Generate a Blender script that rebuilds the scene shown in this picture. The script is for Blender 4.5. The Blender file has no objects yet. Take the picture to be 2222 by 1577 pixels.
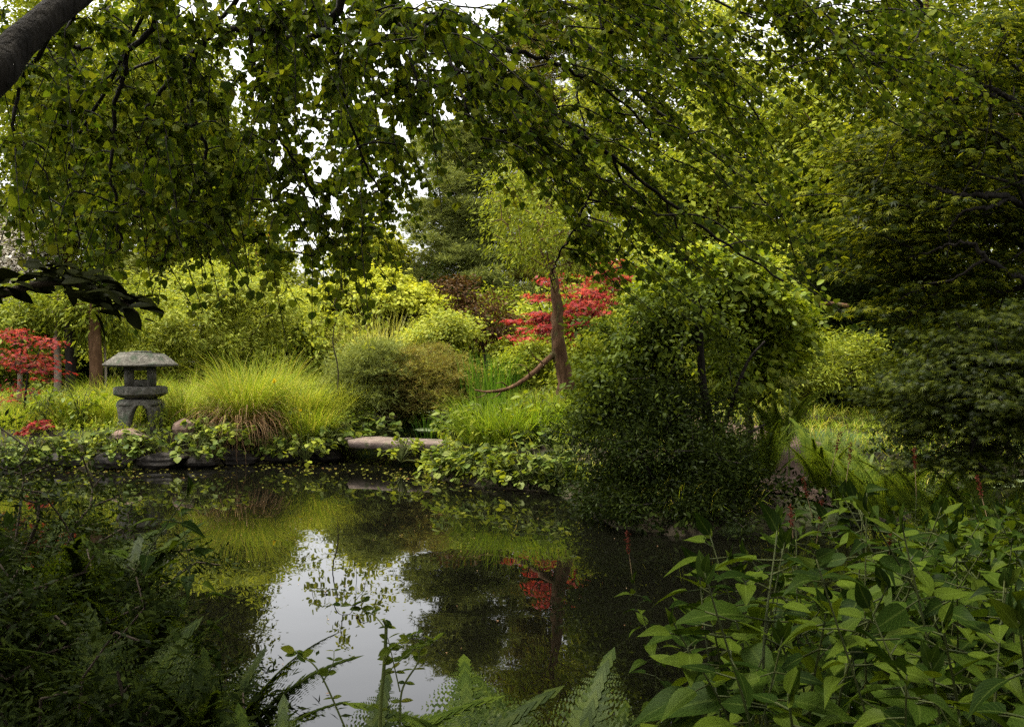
import bpy, math, random
import numpy as np
from mathutils import Vector

# ------------------------------------------------------------------ camera, sky, sun, exposure
scene = bpy.context.scene
H_CAM = 1.6            # eye above the water (m)
F_PX = 2100.0          # focal length in photo pixels (photo is 2222 wide)
HOR = 760.0            # photo row of the horizon
cam_data = bpy.data.cameras.new('camera')
cam = bpy.data.objects.new('camera', cam_data)
scene.collection.objects.link(cam)
cam.location = (0, 0, H_CAM)
cam.rotation_euler = (math.radians(90), 0, 0)
cam_data.sensor_width = 36.0
cam_data.lens = 36.0 * F_PX / 2222.0
cam_data.shift_y = -(788.5 - HOR) / 2222.0
cam_data.clip_start = 0.05
cam_data.clip_end = 2000
scene.camera = cam

SUN_EL, SUN_ROT = math.radians(68), math.radians(-75)     # rotation measured from +Y towards +X
world = bpy.data.worlds.new("World")
scene.world = world
world.use_nodes = True
wn = world.node_tree
wn.nodes.clear()
w_out = wn.nodes.new('ShaderNodeOutputWorld')
w_bg = wn.nodes.new('ShaderNodeBackground')
w_sky = wn.nodes.new('ShaderNodeTexSky')
w_sky.sky_type = 'NISHITA'
w_sky.sun_disc = False
w_sky.sun_elevation = SUN_EL
w_sky.sun_rotation = SUN_ROT
w_sky.air_density = 1.0
w_sky.dust_density = 4.0
w_hsv = wn.nodes.new('ShaderNodeHueSaturation')       # grey overcast instead of a blue sky
w_hsv.inputs['Saturation'].default_value = 0.10
wn.links.new(w_sky.outputs[0], w_hsv.inputs['Color'])
wn.links.new(w_hsv.outputs[0], w_bg.inputs['Color'])
w_bg.inputs['Strength'].default_value = 0.10
wn.links.new(w_bg.outputs[0], w_out.inputs['Surface'])

sun_data = bpy.data.lights.new('sun', 'SUN')
sun_data.energy = 1.5
sun_data.angle = math.radians(14)
sun_data.color = (1.0, 0.93, 0.78)
sun = bpy.data.objects.new('sun', sun_data)
scene.collection.objects.link(sun)
sd_ = Vector((math.sin(SUN_ROT) * math.cos(SUN_EL), math.cos(SUN_ROT) * math.cos(SUN_EL), math.sin(SUN_EL)))
sun.rotation_euler = sd_.to_track_quat('Z', 'Y').to_euler()

scene.view_settings.view_transform = 'Standard'
scene.view_settings.look = 'None'
scene.view_settings.exposure = 2.35
scene.view_settings.gamma = 1.0
scene.render.engine = 'CYCLES'
scene.cycles.max_bounces = 7
scene.cycles.diffuse_bounces = 4
scene.cycles.glossy_bounces = 3
scene.cycles.transmission_bounces = 5
scene.cycles.use_denoising = False
scene.cycles.sample_clamp_indirect = 6.0

# ------------------------------------------------------------------ helpers
COL = scene.collection
RS = np.random.RandomState
def P(px, py, d):
    """world point seen at photo pixel (px, py) at distance d in front of the camera"""
    return np.array([(px - 1111.0) / F_PX * d, d, H_CAM - (py - HOR) / F_PX * d])
def X(px, d): return (px - 1111.0) / F_PX * d
def Z(py, d): return H_CAM - (py - HOR) / F_PX * d
def nz(v): return v / np.maximum(np.linalg.norm(v, axis=-1, keepdims=True), 1e-9)

def mesh_data(name, verts, corners, starts, mat, uv=None, smooth=False):
    me = bpy.data.meshes.new(name)
    me.vertices.add(len(verts))
    me.vertices.foreach_set('co', np.ascontiguousarray(verts, dtype=np.float32).ravel())
    me.loops.add(len(corners))
    me.loops.foreach_set('vertex_index', np.ascontiguousarray(corners, dtype=np.int32))
    me.polygons.add(len(starts))
    me.polygons.foreach_set('loop_start', np.ascontiguousarray(starts, dtype=np.int32))
    if smooth:
        me.polygons.foreach_set('use_smooth', np.ones(len(starts), dtype=bool))
    if uv is not None:
        l = me.uv_layers.new(name='UVMap')
        l.data.foreach_set('uv', np.ascontiguousarray(uv, dtype=np.float32).ravel())
    me.update(calc_edges=True)
    if mat is not None: me.materials.append(mat)
    return me
def link(name, me, parent=None):
    o = bpy.data.objects.new(name, me)
    COL.objects.link(o)
    if parent is not None: o.parent = parent
    return o
def tag(o, label=None, cat=None, group=None, kind=None):
    if label: o['label'] = label
    if cat: o['category'] = cat
    if group: o['group'] = group
    if kind: o['kind'] = kind
    return o
def thing(name, label, cat, loc=(0, 0, 0), rz=0.0, group=None):
    o = bpy.data.objects.new(name, None)
    COL.objects.link(o)
    o.location = [float(c) for c in loc]
    o.rotation_euler = (0, 0, rz)
    return tag(o, label, cat, group)
def copy_thing(src, loc, rz=0.0, scale=1.0, label=None, group=None, tilt=(0, 0)):
    c = src.copy(); COL.objects.link(c)
    c.location = [float(v) for v in loc]
    c.rotation_euler = (tilt[0], tilt[1], rz)
    c.scale = (scale, scale, scale)
    if label: c['label'] = label
    if group: c['group'] = group
    for ch in list(src.children):
        k = ch.copy(); COL.objects.link(k); k.parent = c
        for g in list(ch.children):
            q = g.copy(); COL.objects.link(q); q.parent = k
    return c

# --- leaf templates: (verts (k,3): x across, y along, z up), faces, uv per vert
def t_quad(w=.3, h=.08):
    v = np.array([(0, 0, 0), (w, .45, h), (0, 1, 0), (-w, .45, h)], float)
    return v, [[0, 1, 2, 3]], None
def t_leaf(widths, fold=.15, curl=.25, tip=1.0):
    """oval leaf with a midrib: widths = half widths at evenly spaced stations between base and tip"""
    n = len(widths)
    ys = [0.0] + [tip * (i + .7) / (n + .4) for i in range(n)] + [tip]
    mid = [(0, y, -curl * y * y) for y in ys]
    v = list(mid); f = []
    L = []; R = []
    for i, w in enumerate(widths):
        y = ys[i + 1]; z = -curl * y * y + fold * w
        L.append(len(v)); v.append((-w, y - .02, z))
        R.append(len(v)); v.append((w, y - .02, z))
    uv = [(.5, p[1] / tip) for p in mid]
    for i, w in enumerate(widths):
        uv += [(0, ys[i + 1] / tip), (1, ys[i + 1] / tip)]
    f.append([0, 1, L[0]]); f.append([0, R[0], 1])
    for i in range(n - 1):
        f.append([i + 1, i + 2, L[i + 1], L[i]])
        f.append([i + 1, R[i], R[i + 1], i + 2])
    f.append([n, n + 1, L[-1]]); f.append([n, R[-1], n + 1])
    return np.array(v, float), f, np.array(uv, float)
def t_palm(lobes=5, spread=2.3, w=.1, droop=.25):
    """palmate maple leaf: pointed lobes fanning from one point"""
    v = [(0, 0, 0)]; f = []
    for i in range(lobes):
        a = (i / (lobes - 1) - .5) * spread
        ln = 1.0 - .35 * abs(a) / (spread / 2)
        dx, dy = math.sin(a), math.cos(a)
        px, py = dy, -dx
        k = len(v)
        v += [(dx * ln * .45 + px * w, dy * ln * .45 + py * w, -.03), (dx * ln, dy * ln, -droop * ln * ln),
              (dx * ln * .45 - px * w, dy * ln * .45 - py * w, -.03)]
        f.append([0, k, k + 1, k + 2])
    return np.array(v, float), f, None
def t_tuft(n=6, w=.05, seed=1):
    """spray of narrow needles"""
    r = RS(seed); v = []; f = []
    for i in range(n):
        a = r.uniform(-1.1, 1.1); e = r.uniform(-.2, .7); ln = r.uniform(.6, 1)
        d = np.array([math.sin(a) * math.cos(e), math.cos(a) * math.cos(e), math.sin(e)])
        s = nz(np.cross(d, r.normal(size=3))) * w
        k = len(v)
        v += [s, -s, d * ln]
        f.append([k, k + 1, k + 2])
    return np.array(v, float), f, None

QUAD = t_quad()
NARROW = t_quad(.16, .04)
OVAL = t_leaf([.2, .26, .17], .25, .18)
ROUND = t_leaf([.40, .47, .44, .26], .18, .15)
HEART = t_leaf([.36, .47, .45, .34, .17], .16, .2)
LANCE = t_leaf([.15, .19, .18, .14, .07], .25, .38)
PALM = t_palm()
PALM7 = t_palm(7, 3.4, .07, .3)
TUFT = t_tuft()

def leaves_mesh(name, pos, axis, nrm, size, tmpl, mat, smooth=False):
    v, f, uv = tmpl
    N = len(pos); K = len(v)
    axis = nz(axis)
    side = nz(np.cross(axis, nrm))
    up = np.cross(side, axis)
    size = np.broadcast_to(np.asarray(size, float), (N,))
    V = (pos[:, None, :] + size[:, None, None] * (v[None, :, 0:1] * side[:, None, :] + v[None, :, 1:2] * axis[:, None, :]
         + v[None, :, 2:3] * up[:, None, :])).reshape(-1, 3)
    cor = np.array([i for fc in f for i in fc], np.int64)
    st = np.cumsum([0] + [len(fc) for fc in f])[:-1]
    C = (np.arange(N)[:, None] * K + cor[None, :]).ravel()
    S = (np.arange(N)[:, None] * len(cor) + st[None, :]).ravel()
    U = np.tile(uv[cor], (N, 1)) if uv is not None else None
    return mesh_data(name, V, C, S, mat, U, smooth)

class Tubes:
    def __init__(s): s.v = []; s.f = []; s.n = 0
    def add(s, pts, rad, k=6, cap=True, bump=0.0, seed=0):
        pts = np.asarray(pts, float); m = len(pts)
        rad = np.broadcast_to(np.asarray(rad, float), (m,))
        tan = nz(np.gradient(pts, axis=0))
        ref = np.array([.31, .22, .92]) if abs(tan[0][2]) < .85 else np.array([.9, .3, .1])
        a = nz(np.cross(tan, ref)); b = np.cross(tan, a)
        th = np.arange(k) * 2 * math.pi / k
        rr = rad[:, None]
        if bump:
            rr = rr * (1 + bump * RS(seed).uniform(-1, 1, (m, k)))
        ring = pts[:, None, :] + rr[:, :, None] * (np.cos(th)[None, :, None] * a[:, None, :] + np.sin(th)[None, :, None] * b[:, None, :])
        s.v.append(ring.reshape(-1, 3))
        o = s.n
        for i in range(m - 1):
            for j in range(k):
                j2 = (j + 1) % k
                s.f.append((o + i * k + j, o + i * k + j2, o + (i + 1) * k + j2, o + (i + 1) * k + j))
        if cap:
            s.f.append(tuple(o + (m - 1) * k + j for j in range(k)))
        s.n += m * k
        return s
    def build(s, name, mat, parent=None, smooth=True):
        V = np.concatenate(s.v); ln = np.array([len(f) for f in s.f])
        C = np.array([i for f in s.f for i in f]); S = np.concatenate([[0], np.cumsum(ln)[:-1]])
        return link(name, mesh_data(name, V, C, S, mat, smooth=smooth), parent)

def curve(pts, n=12):
    """Catmull-Rom through the points"""
    pts = np.asarray(pts, float)
    p = np.concatenate([[2 * pts[0] - pts[1]], pts, [2 * pts[-1] - pts[-2]]])
    out = []
    for i in range(1, len(p) - 2):
        for t in np.linspace(0, 1, n, endpoint=False):
            a, b, c, d = p[i - 1], p[i], p[i + 1], p[i + 2]
            out.append(.5 * ((2 * b) + (c - a) * t + (2 * a - 5 * b + 4 * c - d) * t * t + (-a + 3 * b - 3 * c + d) * t ** 3))
    out.append(pts[-1])
    return np.array(out)

def skeleton(tubes, root_pts, root_r, targets, rng, r_tip=.004, sag=.0, k=4, pull=.35, minr=.0):
    """grows limbs from a trunk polyline to every target point (nearest-node tree); radii follow the pipe model"""
    root_pts = np.asarray(root_pts, float)
    nodes = [p for p in root_pts]
    par = [i - 1 for i in range(len(root_pts))]
    path = [0.0]
    for i in range(1, len(root_pts)): path.append(path[-1] + np.linalg.norm(root_pts[i] - root_pts[i - 1]))
    n0 = len(nodes)
    start = n0 // 3
    T = np.asarray(targets, float)
    top = root_pts[-1]
    order = np.argsort(np.linalg.norm(T - root_pts[len(root_pts) // 2], axis=1))
    for i in order:
        A = np.array(nodes[start:]); pl = np.array(path[start:])
        dist = np.linalg.norm(A - T[i], axis=1)
        cost = dist + pull * pl + .25 * np.maximum(0, A[:, 2] - T[i][2])
        j = int(np.argmin(cost)) + start
        a = nodes[j]; b = T[i]
        L = np.linalg.norm(b - a)
        segs = max(1, min(4, int(L / .25)))
        prev = j
        for q in range(1, segs + 1):
            t = q / segs
            p = a + (b - a) * t + np.array([0, 0, sag * L * math.sin(math.pi * t)])
            if q < segs: p = p + rng.normal(size=3) * L * .045
            nodes.append(p); par.append(prev); path.append(path[prev] + L / segs); prev = len(nodes) - 1
    n = len(nodes); cnt = np.zeros(n)
    haschild = np.zeros(n, bool)
    for i in range(n - 1, -1, -1):
        if not haschild[i]: cnt[i] += 1
        if par[i] >= 0:
            cnt[par[i]] += cnt[i]; haschild[par[i]] = True
    R = np.maximum(r_tip * np.sqrt(cnt), minr)
    if root_r is not None:
        rr = np.broadcast_to(np.asarray(root_r, float), (n0,))
        tubes.add(root_pts, rr, 9, bump=.07, seed=int(rng.randint(9999)))
        lim = rr.min() * .8
        R[n0:] = np.minimum(R[n0:], lim)
    for i in range(n0, n):
        a = nodes[par[i]]; b = nodes[i]
        ra = min(R[par[i]], R[i] * 1.25) if par[i] >= n0 else R[i] * 1.25
        tubes.add(np.array([a, b]), np.array([ra, R[i]]), k, cap=False)
    return np.array(nodes)

def blob_points(blobs, n, rng, shell=.55, lump=.18):
    """points in the outer shell of a union of ellipsoids (cx,cy,cz,rx,ry,rz), with outward directions"""
    B = np.array(blobs, float)
    w = B[:, 3] * B[:, 5] + B[:, 4] * B[:, 5] + B[:, 3] * B[:, 4]
    idx = rng.choice(len(B), n, p=w / w.sum())
    d = nz(rng.normal(size=(n, 3)))
    ph = rng.uniform(0, 6.28, (3,))
    lumps = 1 + lump * (np.sin(d[:, 0] * 5 + ph[0] + idx) * np.sin(d[:, 1] * 4.3 + ph[1]) + np.sin(d[:, 2] * 6 + ph[2] + 2 * idx) * .6)
    r = rng.uniform(shell ** 2, 1, n) ** .5 * lumps
    b = B[idx]
    pos = b[:, :3] + d * r[:, None] * b[:, 3:6]
    out = nz(d / b[:, 3:6])
    return pos, out

def clump_leaves(C, D, per, rad, flat, rng, up=.8, outw=.5, rnd=.5, droop=.2):
    """leaf positions, axes and normals scattered round every clump centre"""
    n = len(C)
    off = rng.normal(size=(n, per, 3)) * .55
    off[:, :, 2] *= flat
    rr = rad * rng.uniform(.65, 1.35, (n, 1, 1))
    pos = (C[:, None, :] + off * rr).reshape(-1, 3)
    D2 = np.repeat(D, per, axis=0)
    o = nz(off.reshape(-1, 3))
    nrm = nz(np.array([0, 0, up]) + outw * .5 * (o + D2) + rnd * rng.normal(size=pos.shape))
    ax = nz(o * .8 + D2 * .5 + rng.normal(size=pos.shape) * .6 - np.array([0, 0, droop]))
    ax = nz(ax - nrm * np.sum(ax * nrm, axis=1, keepdims=True) * .8)
    return pos, ax, nrm

# ------------------------------------------------------------------ materials
def nt(mat):
    mat.use_nodes = True
    t = mat.node_tree; t.nodes.clear()
    return t, t.nodes, t.links
def ramp(N, stops, interp='LINEAR'):
    r = N.new('ShaderNodeValToRGB'); r.color_ramp.interpolation = interp
    e = r.color_ramp.elements
    while len(e) > 1: e.remove(e[-1])
    e[0].position = stops[0][0]; e[0].color = (*stops[0][1], 1)
    for p, c in stops[1:]:
        q = e.new(p); q.color = (*c, 1)
    return r
def leaf_mat(name, cols, trans=.42, gloss=.012, rough=.45, vein=0.0, warm=(1.16, 1.1, .48)):
    """leaf: per-leaf tint picked from cols; light shines through; soft sheen"""
    m = bpy.data.materials.new(name); t, N, L = nt(m)
    if name not in ('white', 'lily', 'straw', 'red', 'golden', 'yellowgreen', 'palegreen', 'bankleaf', 'conifer', 'conifer_brown'): cols = [(c[0], c[1], c[2] * .6) for c in cols]
    gloss *= .5
    out = N.new('ShaderNodeOutputMaterial')
    geo = N.new('ShaderNodeNewGeometry')
    k = len(cols)
    st = [i / max(1, k - 1) for i in range(k)]
    if name in ('bistort', 'katsura'): st = [i / (k - 2) * .94 for i in range(k - 1)] + [.99]     # few yellowed leaves
    rp = ramp(N, list(zip(st, cols)))
    L.new(geo.outputs['Random Per Island'], rp.inputs[0])
    col = rp.outputs[0]
    tc = N.new('ShaderNodeTexCoord')
    nz_ = N.new('ShaderNodeTexNoise'); nz_.inputs['Scale'].default_value = 1.7; nz_.inputs['Detail'].default_value = 3
    L.new(tc.outputs['Object'], nz_.inputs['Vector'])
    mr = N.new('ShaderNodeMapRange'); mr.inputs[1].default_value = .3; mr.inputs[2].default_value = .7
    mr.inputs[3].default_value = .7; mr.inputs[4].default_value = 1.25
    L.new(nz_.outputs[0], mr.inputs[0])
    mx = N.new('ShaderNodeMix'); mx.data_type = 'RGBA'; mx.blend_type = 'MULTIPLY'; mx.inputs[0].default_value = 1
    L.new(col, mx.inputs[6]); L.new(mr.outputs[0], mx.inputs[7]); col = mx.outputs[2]
    if vein:
        uvn = N.new('ShaderNodeUVMap'); sep = N.new('ShaderNodeSeparateXYZ'); L.new(uvn.outputs[0], sep.inputs[0])
        a = N.new('ShaderNodeMath'); a.operation = 'SUBTRACT'; a.inputs[1].default_value = .5; L.new(sep.outputs[0], a.inputs[0])
        ab = N.new('ShaderNodeMath'); ab.operation = 'ABSOLUTE'; L.new(a.outputs[0], ab.inputs[0])
        # side veins slant from the midrib
        s1 = N.new('ShaderNodeMath'); s1.operation = 'MULTIPLY_ADD'; s1.inputs[1].default_value = -.7
        L.new(ab.outputs[0], s1.inputs[0]); L.new(sep.outputs[1], s1.inputs[2])
        s2 = N.new('ShaderNodeMath'); s2.operation = 'MULTIPLY'; s2.inputs[1].default_value = 55; L.new(s1.outputs[0], s2.inputs[0])
        s3 = N.new('ShaderNodeMath'); s3.operation = 'SINE'; L.new(s2.outputs[0], s3.inputs[0])
        s4 = N.new('ShaderNodeMapRange'); s4.inputs[1].default_value = .75; s4.inputs[2].default_value = 1; s4.inputs[3].default_value = 0; s4.inputs[4].default_value = .45
        L.new(s3.outputs[0], s4.inputs[0])
        md = N.new('ShaderNodeMapRange'); md.inputs[1].default_value = .02; md.inputs[2].default_value = .06; md.inputs[3].default_value = 1; md.inputs[4].default_value = 0
        L.new(ab.outputs[0], md.inputs[0])
        mm = N.new('ShaderNodeMath'); mm.operation = 'MAXIMUM'; L.new(s4.outputs[0], mm.inputs[0]); L.new(md.outputs[0], mm.inputs[1])
        ms = N.new('ShaderNodeMath'); ms.operation = 'MULTIPLY'; ms.inputs[1].default_value = vein; L.new(mm.outputs[0], ms.inputs[0])
        mv = N.new('ShaderNodeMix'); mv.data_type = 'RGBA'; mv.inputs[7].default_value = (.16, .21, .04, 1)
        L.new(ms.outputs[0], mv.inputs[0]); L.new(col, mv.inputs[6]); col = mv.outputs[2]
    df = N.new('ShaderNodeBsdfDiffuse'); L.new(col, df.inputs[0])
    tr = N.new('ShaderNodeBsdfTranslucent')
    wm = N.new('ShaderNodeMix'); wm.data_type = 'RGBA'; wm.blend_type = 'MULTIPLY'; wm.inputs[0].default_value = 1
    wm.inputs[7].default_value = (*warm, 1); L.new(col, wm.inputs[6]); L.new(wm.outputs[2], tr.inputs[0])
    m1 = N.new('ShaderNodeMixShader'); m1.inputs[0].default_value = trans
    L.new(df.outputs[0], m1.inputs[1]); L.new(tr.outputs[0], m1.inputs[2])
    gl = N.new('ShaderNodeBsdfGlossy'); gl.inputs['Roughness'].default_value = rough
    gl.inputs['Color'].default_value = (.8, .85, .8, 1)
    m2 = N.new('ShaderNodeMixShader'); m2.inputs[0].default_value = gloss
    L.new(m1.outputs[0], m2.inputs[1]); L.new(gl.outputs[0], m2.inputs[2])
    L.new(m2.outputs[0], out.inputs[0])
    return m
def surf_mat(name, cols, scale=6, rough=.85, bump=.4, detail=8, coord='Object', patch=None, stretch=None):
    m = bpy.data.materials.new(name); t, N, L = nt(m)
    out = N.new('ShaderNodeOutputMaterial'); pb = N.new('ShaderNodeBsdfPrincipled')
    pb.inputs['Roughness'].default_value = rough
    pb.inputs['Specular IOR Level'].default_value = .12
    tc = N.new('ShaderNodeTexCoord'); v = tc.outputs[coord]
    if stretch:
        mp = N.new('ShaderNodeMapping'); mp.inputs['Scale'].default_value = stretch
        L.new(v, mp.inputs[0]); v = mp.outputs[0]
    n1 = N.new('ShaderNodeTexNoise'); n1.inputs['Scale'].default_value = scale; n1.inputs['Detail'].default_value = detail
    n1.inputs['Roughness'].default_value = .65
    L.new(v, n1.inputs['Vector'])
    rp = ramp(N, [(.28 + .44 * i / max(1, len(cols) - 1), c) for i, c in enumerate(cols)])
    L.new(n1.outputs[0], rp.inputs[0]); col = rp.outputs[0]
    if patch:
        n2 = N.new('ShaderNodeTexNoise'); n2.inputs['Scale'].default_value = patch[1]; n2.inputs['Detail'].default_value = 6
        L.new(v, n2.inputs['Vector'])
        mr = N.new('ShaderNodeMapRange'); mr.inputs[1].default_value = patch[2]; mr.inputs[2].default_value = patch[2] + .1
        L.new(n2.outputs[0], mr.inputs[0])
        mx = N.new('ShaderNodeMix'); mx.data_type = 'RGBA'; mx.inputs[7].default_value = (*patch[0], 1)
        L.new(mr.outputs[0], mx.inputs[0]); L.new(col, mx.inputs[6]); col = mx.outputs[2]
    L.new(col, pb.inputs['Base Color'])
    bp = N.new('ShaderNodeBump'); bp.inputs['Strength'].default_value = bump; bp.inputs['Distance'].default_value = .02
    n3 = N.new('ShaderNodeTexNoise'); n3.inputs['Scale'].default_value = scale * 3.5; n3.inputs['Detail'].default_value = 8
    L.new(v, n3.inputs['Vector']); L.new(n3.outputs[0], bp.inputs['Height']); L.new(bp.outputs[0], pb.inputs['Normal'])
    L.new(pb.outputs[0], out.inputs[0])
    return m

M = {}
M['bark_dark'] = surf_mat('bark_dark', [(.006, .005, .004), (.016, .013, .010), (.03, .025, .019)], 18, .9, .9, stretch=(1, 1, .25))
M['bark'] = surf_mat('bark', [(.026, .013, .006), (.085, .045, .022), (.15, .085, .045)], 14, .9, .9, stretch=(1, 1, .3), patch=((.06, .07, .025), 4, .6))
M['bark_red'] = surf_mat('bark_red', [(.10, .045, .025), (.2, .10, .06)], 10, .9, .8, stretch=(1, 1, .3))
M['bark_pale'] = surf_mat('bark_pale', [(.15, .12, .09), (.34, .28, .22)], 12, .9, .6, stretch=(1, 1, .3))
M['twig'] = surf_mat('twig', [(.02, .015, .01), (.06, .045, .03)], 30, .9, .3)
M['green_stem'] = surf_mat('green_stem', [(.05, .07, .015), (.09, .10, .025)], 20, .6, .1)
M['bistort_stem'] = surf_mat('bistort_stem', [(.02, .03, .006), (.045, .05, .012)], 20, .6, .1)
M['red_stem'] = surf_mat('red_stem', [(.10, .05, .03), (.14, .12, .05)], 20, .6, .1)
M['soil'] = surf_mat('soil', [(.012, .010, .006), (.028, .022, .013), (.03, .035, .012)], 3, .95, .8, patch=((.035, .055, .015), 1.2, .52))
M['path'] = surf_mat('path', [(.03, .02, .014), (.08, .052, .038), (.13, .09, .068)], 5, .95, .6)
M['stone'] = surf_mat('stone', [(.028, .026, .02), (.085, .078, .062), (.17, .16, .132)], 16, .92, 1.0, patch=((.045, .055, .035), 6, .52))
M['stone_brown'] = surf_mat('stone_brown', [(.06, .04, .028), (.15, .10, .075), (.22, .16, .13)], 9, .9, .7, patch=((.07, .10, .03), 5, .6))
M['stone_slab'] = surf_mat('stone_slab', [(.06, .045, .036), (.13, .098, .08), (.2, .155, .13)], 7, .9, .7, patch=((.07, .075, .035), 6, .56))
M['stone_wet'] = surf_mat('stone_wet', [(.006, .005, .004), (.016, .013, .010), (.035, .028, .02)], 5, .7, .9)
M['katsura'] = leaf_mat('katsura', [(.025, .045, .007), (.048, .072, .010), (.075, .102, .013), (.12, .14, .018), (.13, .135, .02)], .55, .006)
M['laurel'] = leaf_mat('laurel', [(.006, .007, .003), (.012, .014, .005)], .06, .004, .4)
M['yellowgreen'] = leaf_mat('yellowgreen', [(.16, .20, .028), (.26, .30, .04), (.38, .39, .065)])
M['golden'] = leaf_mat('golden', [(.22, .255, .022), (.36, .385, .035), (.48, .48, .06)])
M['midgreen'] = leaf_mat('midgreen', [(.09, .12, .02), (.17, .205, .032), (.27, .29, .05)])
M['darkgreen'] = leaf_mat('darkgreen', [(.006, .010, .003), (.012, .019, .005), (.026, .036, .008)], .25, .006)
M['bush'] = leaf_mat('bush', [(.026, .04, .008), (.05, .07, .012), (.085, .11, .02)], .38, .01)
M['palegreen'] = leaf_mat('palegreen', [(.2, .225, .05), (.29, .31, .075), (.36, .37, .11)])
M['conifer'] = leaf_mat('conifer', [(.11, .14, .035), (.20, .23, .06), (.29, .31, .09)], .3, .01)
M['conifer_brown'] = leaf_mat('conifer_brown', [(.10, .07, .025), (.19, .18, .04), (.26, .27, .06), (.28, .18, .05)], .3, .01)
M['bronze'] = leaf_mat('bronze', [(.18, .11, .025), (.32, .19, .04), (.36, .26, .06)])
M['purple'] = leaf_mat('purple', [(.03, .014, .012), (.07, .036, .025), (.10, .06, .035)], .3, .01)
M['white'] = leaf_mat('white', [(.62, .55, .47), (.75, .68, .6), (.5, .48, .36)], .3, .01, warm=(1, 1, .95))
M['red'] = leaf_mat('red', [(.10, .02, .018), (.22, .022, .026), (.32, .035, .03), (.36, .07, .035), (.24, .04, .06), (.14, .09, .02)], .35, .01, warm=(1.2, .85, .6))
M['maple'] = leaf_mat('maple', [(.010, .018, .003), (.026, .038, .005), (.06, .075, .009), (.20, .21, .024)], .48, .012)  # brightest tint stands in for leaf specks catching the light
M['lace'] = leaf_mat('lace', [(.010, .016, .003), (.022, .032, .005), (.075, .09, .012)], .42, .012)
M['grass'] = leaf_mat('grass', [(.09, .15, .02), (.165, .23, .03), (.26, .31, .05), (.40, .34, .14)], .42, .01)
M['grass_pale'] = leaf_mat('grass_pale', [(.32, .32, .11), (.44, .44, .17), (.5, .48, .25)], .4, .02)
M['straw'] = leaf_mat('straw', [(.2, .11, .05), (.34, .2, .10), (.42, .3, .16)], .3, .01, warm=(1.1, 1, .8))
M['iris'] = leaf_mat('iris', [(.05, .13, .018), (.09, .19, .03), (.15, .26, .045)], .4, .02)
M['horsetail'] = leaf_mat('horsetail', [(.09, .16, .02), (.15, .23, .03), (.24, .30, .045)], .4, .015)
M['bankleaf'] = leaf_mat('bankleaf', [(.05, .08, .014), (.09, .13, .02), (.16, .20, .035), (.22, .24, .05)], .42, .015)
M['brightleaf'] = leaf_mat('brightleaf', [(.08, .12, .014), (.14, .185, .02), (.23, .26, .035)], .45, .02)
M['bistort'] = leaf_mat('bistort', [(.007, .016, .003), (.015, .030, .005), (.027, .047, .007), (.056, .082, .011), (.09, .06, .012)], .28, .006, .5, vein=.16)
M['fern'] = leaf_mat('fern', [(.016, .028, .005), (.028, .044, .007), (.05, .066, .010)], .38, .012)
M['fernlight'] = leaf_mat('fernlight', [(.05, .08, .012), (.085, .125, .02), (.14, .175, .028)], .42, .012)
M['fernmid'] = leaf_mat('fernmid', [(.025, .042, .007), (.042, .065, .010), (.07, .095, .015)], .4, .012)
M['flower_red'] = leaf_mat('flower_red', [(.07, .016, .016), (.12, .03, .028)], .2, .01, warm=(1.2, .9, .8))
M['flower_yellow'] = leaf_mat('flower_yellow', [(.7, .5, .02), (.8, .62, .04)], .3, .01, warm=(1, 1, .6))
M['litter'] = leaf_mat('litter', [(.06, .075, .02), (.10, .09, .03), (.13, .14, .03), (.10, .05, .025)], .1, .02, .4)
M['lily'] = leaf_mat('lily', [(.12, .17, .07), (.2, .26, .12), (.16, .15, .08)], .1, .08, .3)

m = bpy.data.materials.new('pond_water'); t, N, L = nt(m)
o_ = N.new('ShaderNodeOutputMaterial'); pb = N.new('ShaderNodeBsdfPrincipled')
pb.inputs['Base Color'].default_value = (.0025, .0025, .0015, 1); pb.inputs['Roughness'].default_value = .004
pb.inputs['IOR'].default_value = 1.36
tc = N.new('ShaderNodeTexCoord'); n1 = N.new('ShaderNodeTexNoise'); n1.inputs['Scale'].default_value = 1.6; n1.inputs['Detail'].default_value = 2
bp = N.new('ShaderNodeBump'); bp.inputs['Strength'].default_value = .09; bp.inputs['Distance'].default_value = .02
L.new(tc.outputs['Object'], n1.inputs['Vector']); L.new(n1.outputs[0], bp.inputs['Height']); L.new(bp.outputs[0], pb.inputs['Normal'])
L.new(pb.outputs[0], o_.inputs[0]); M['water'] = m

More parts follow.
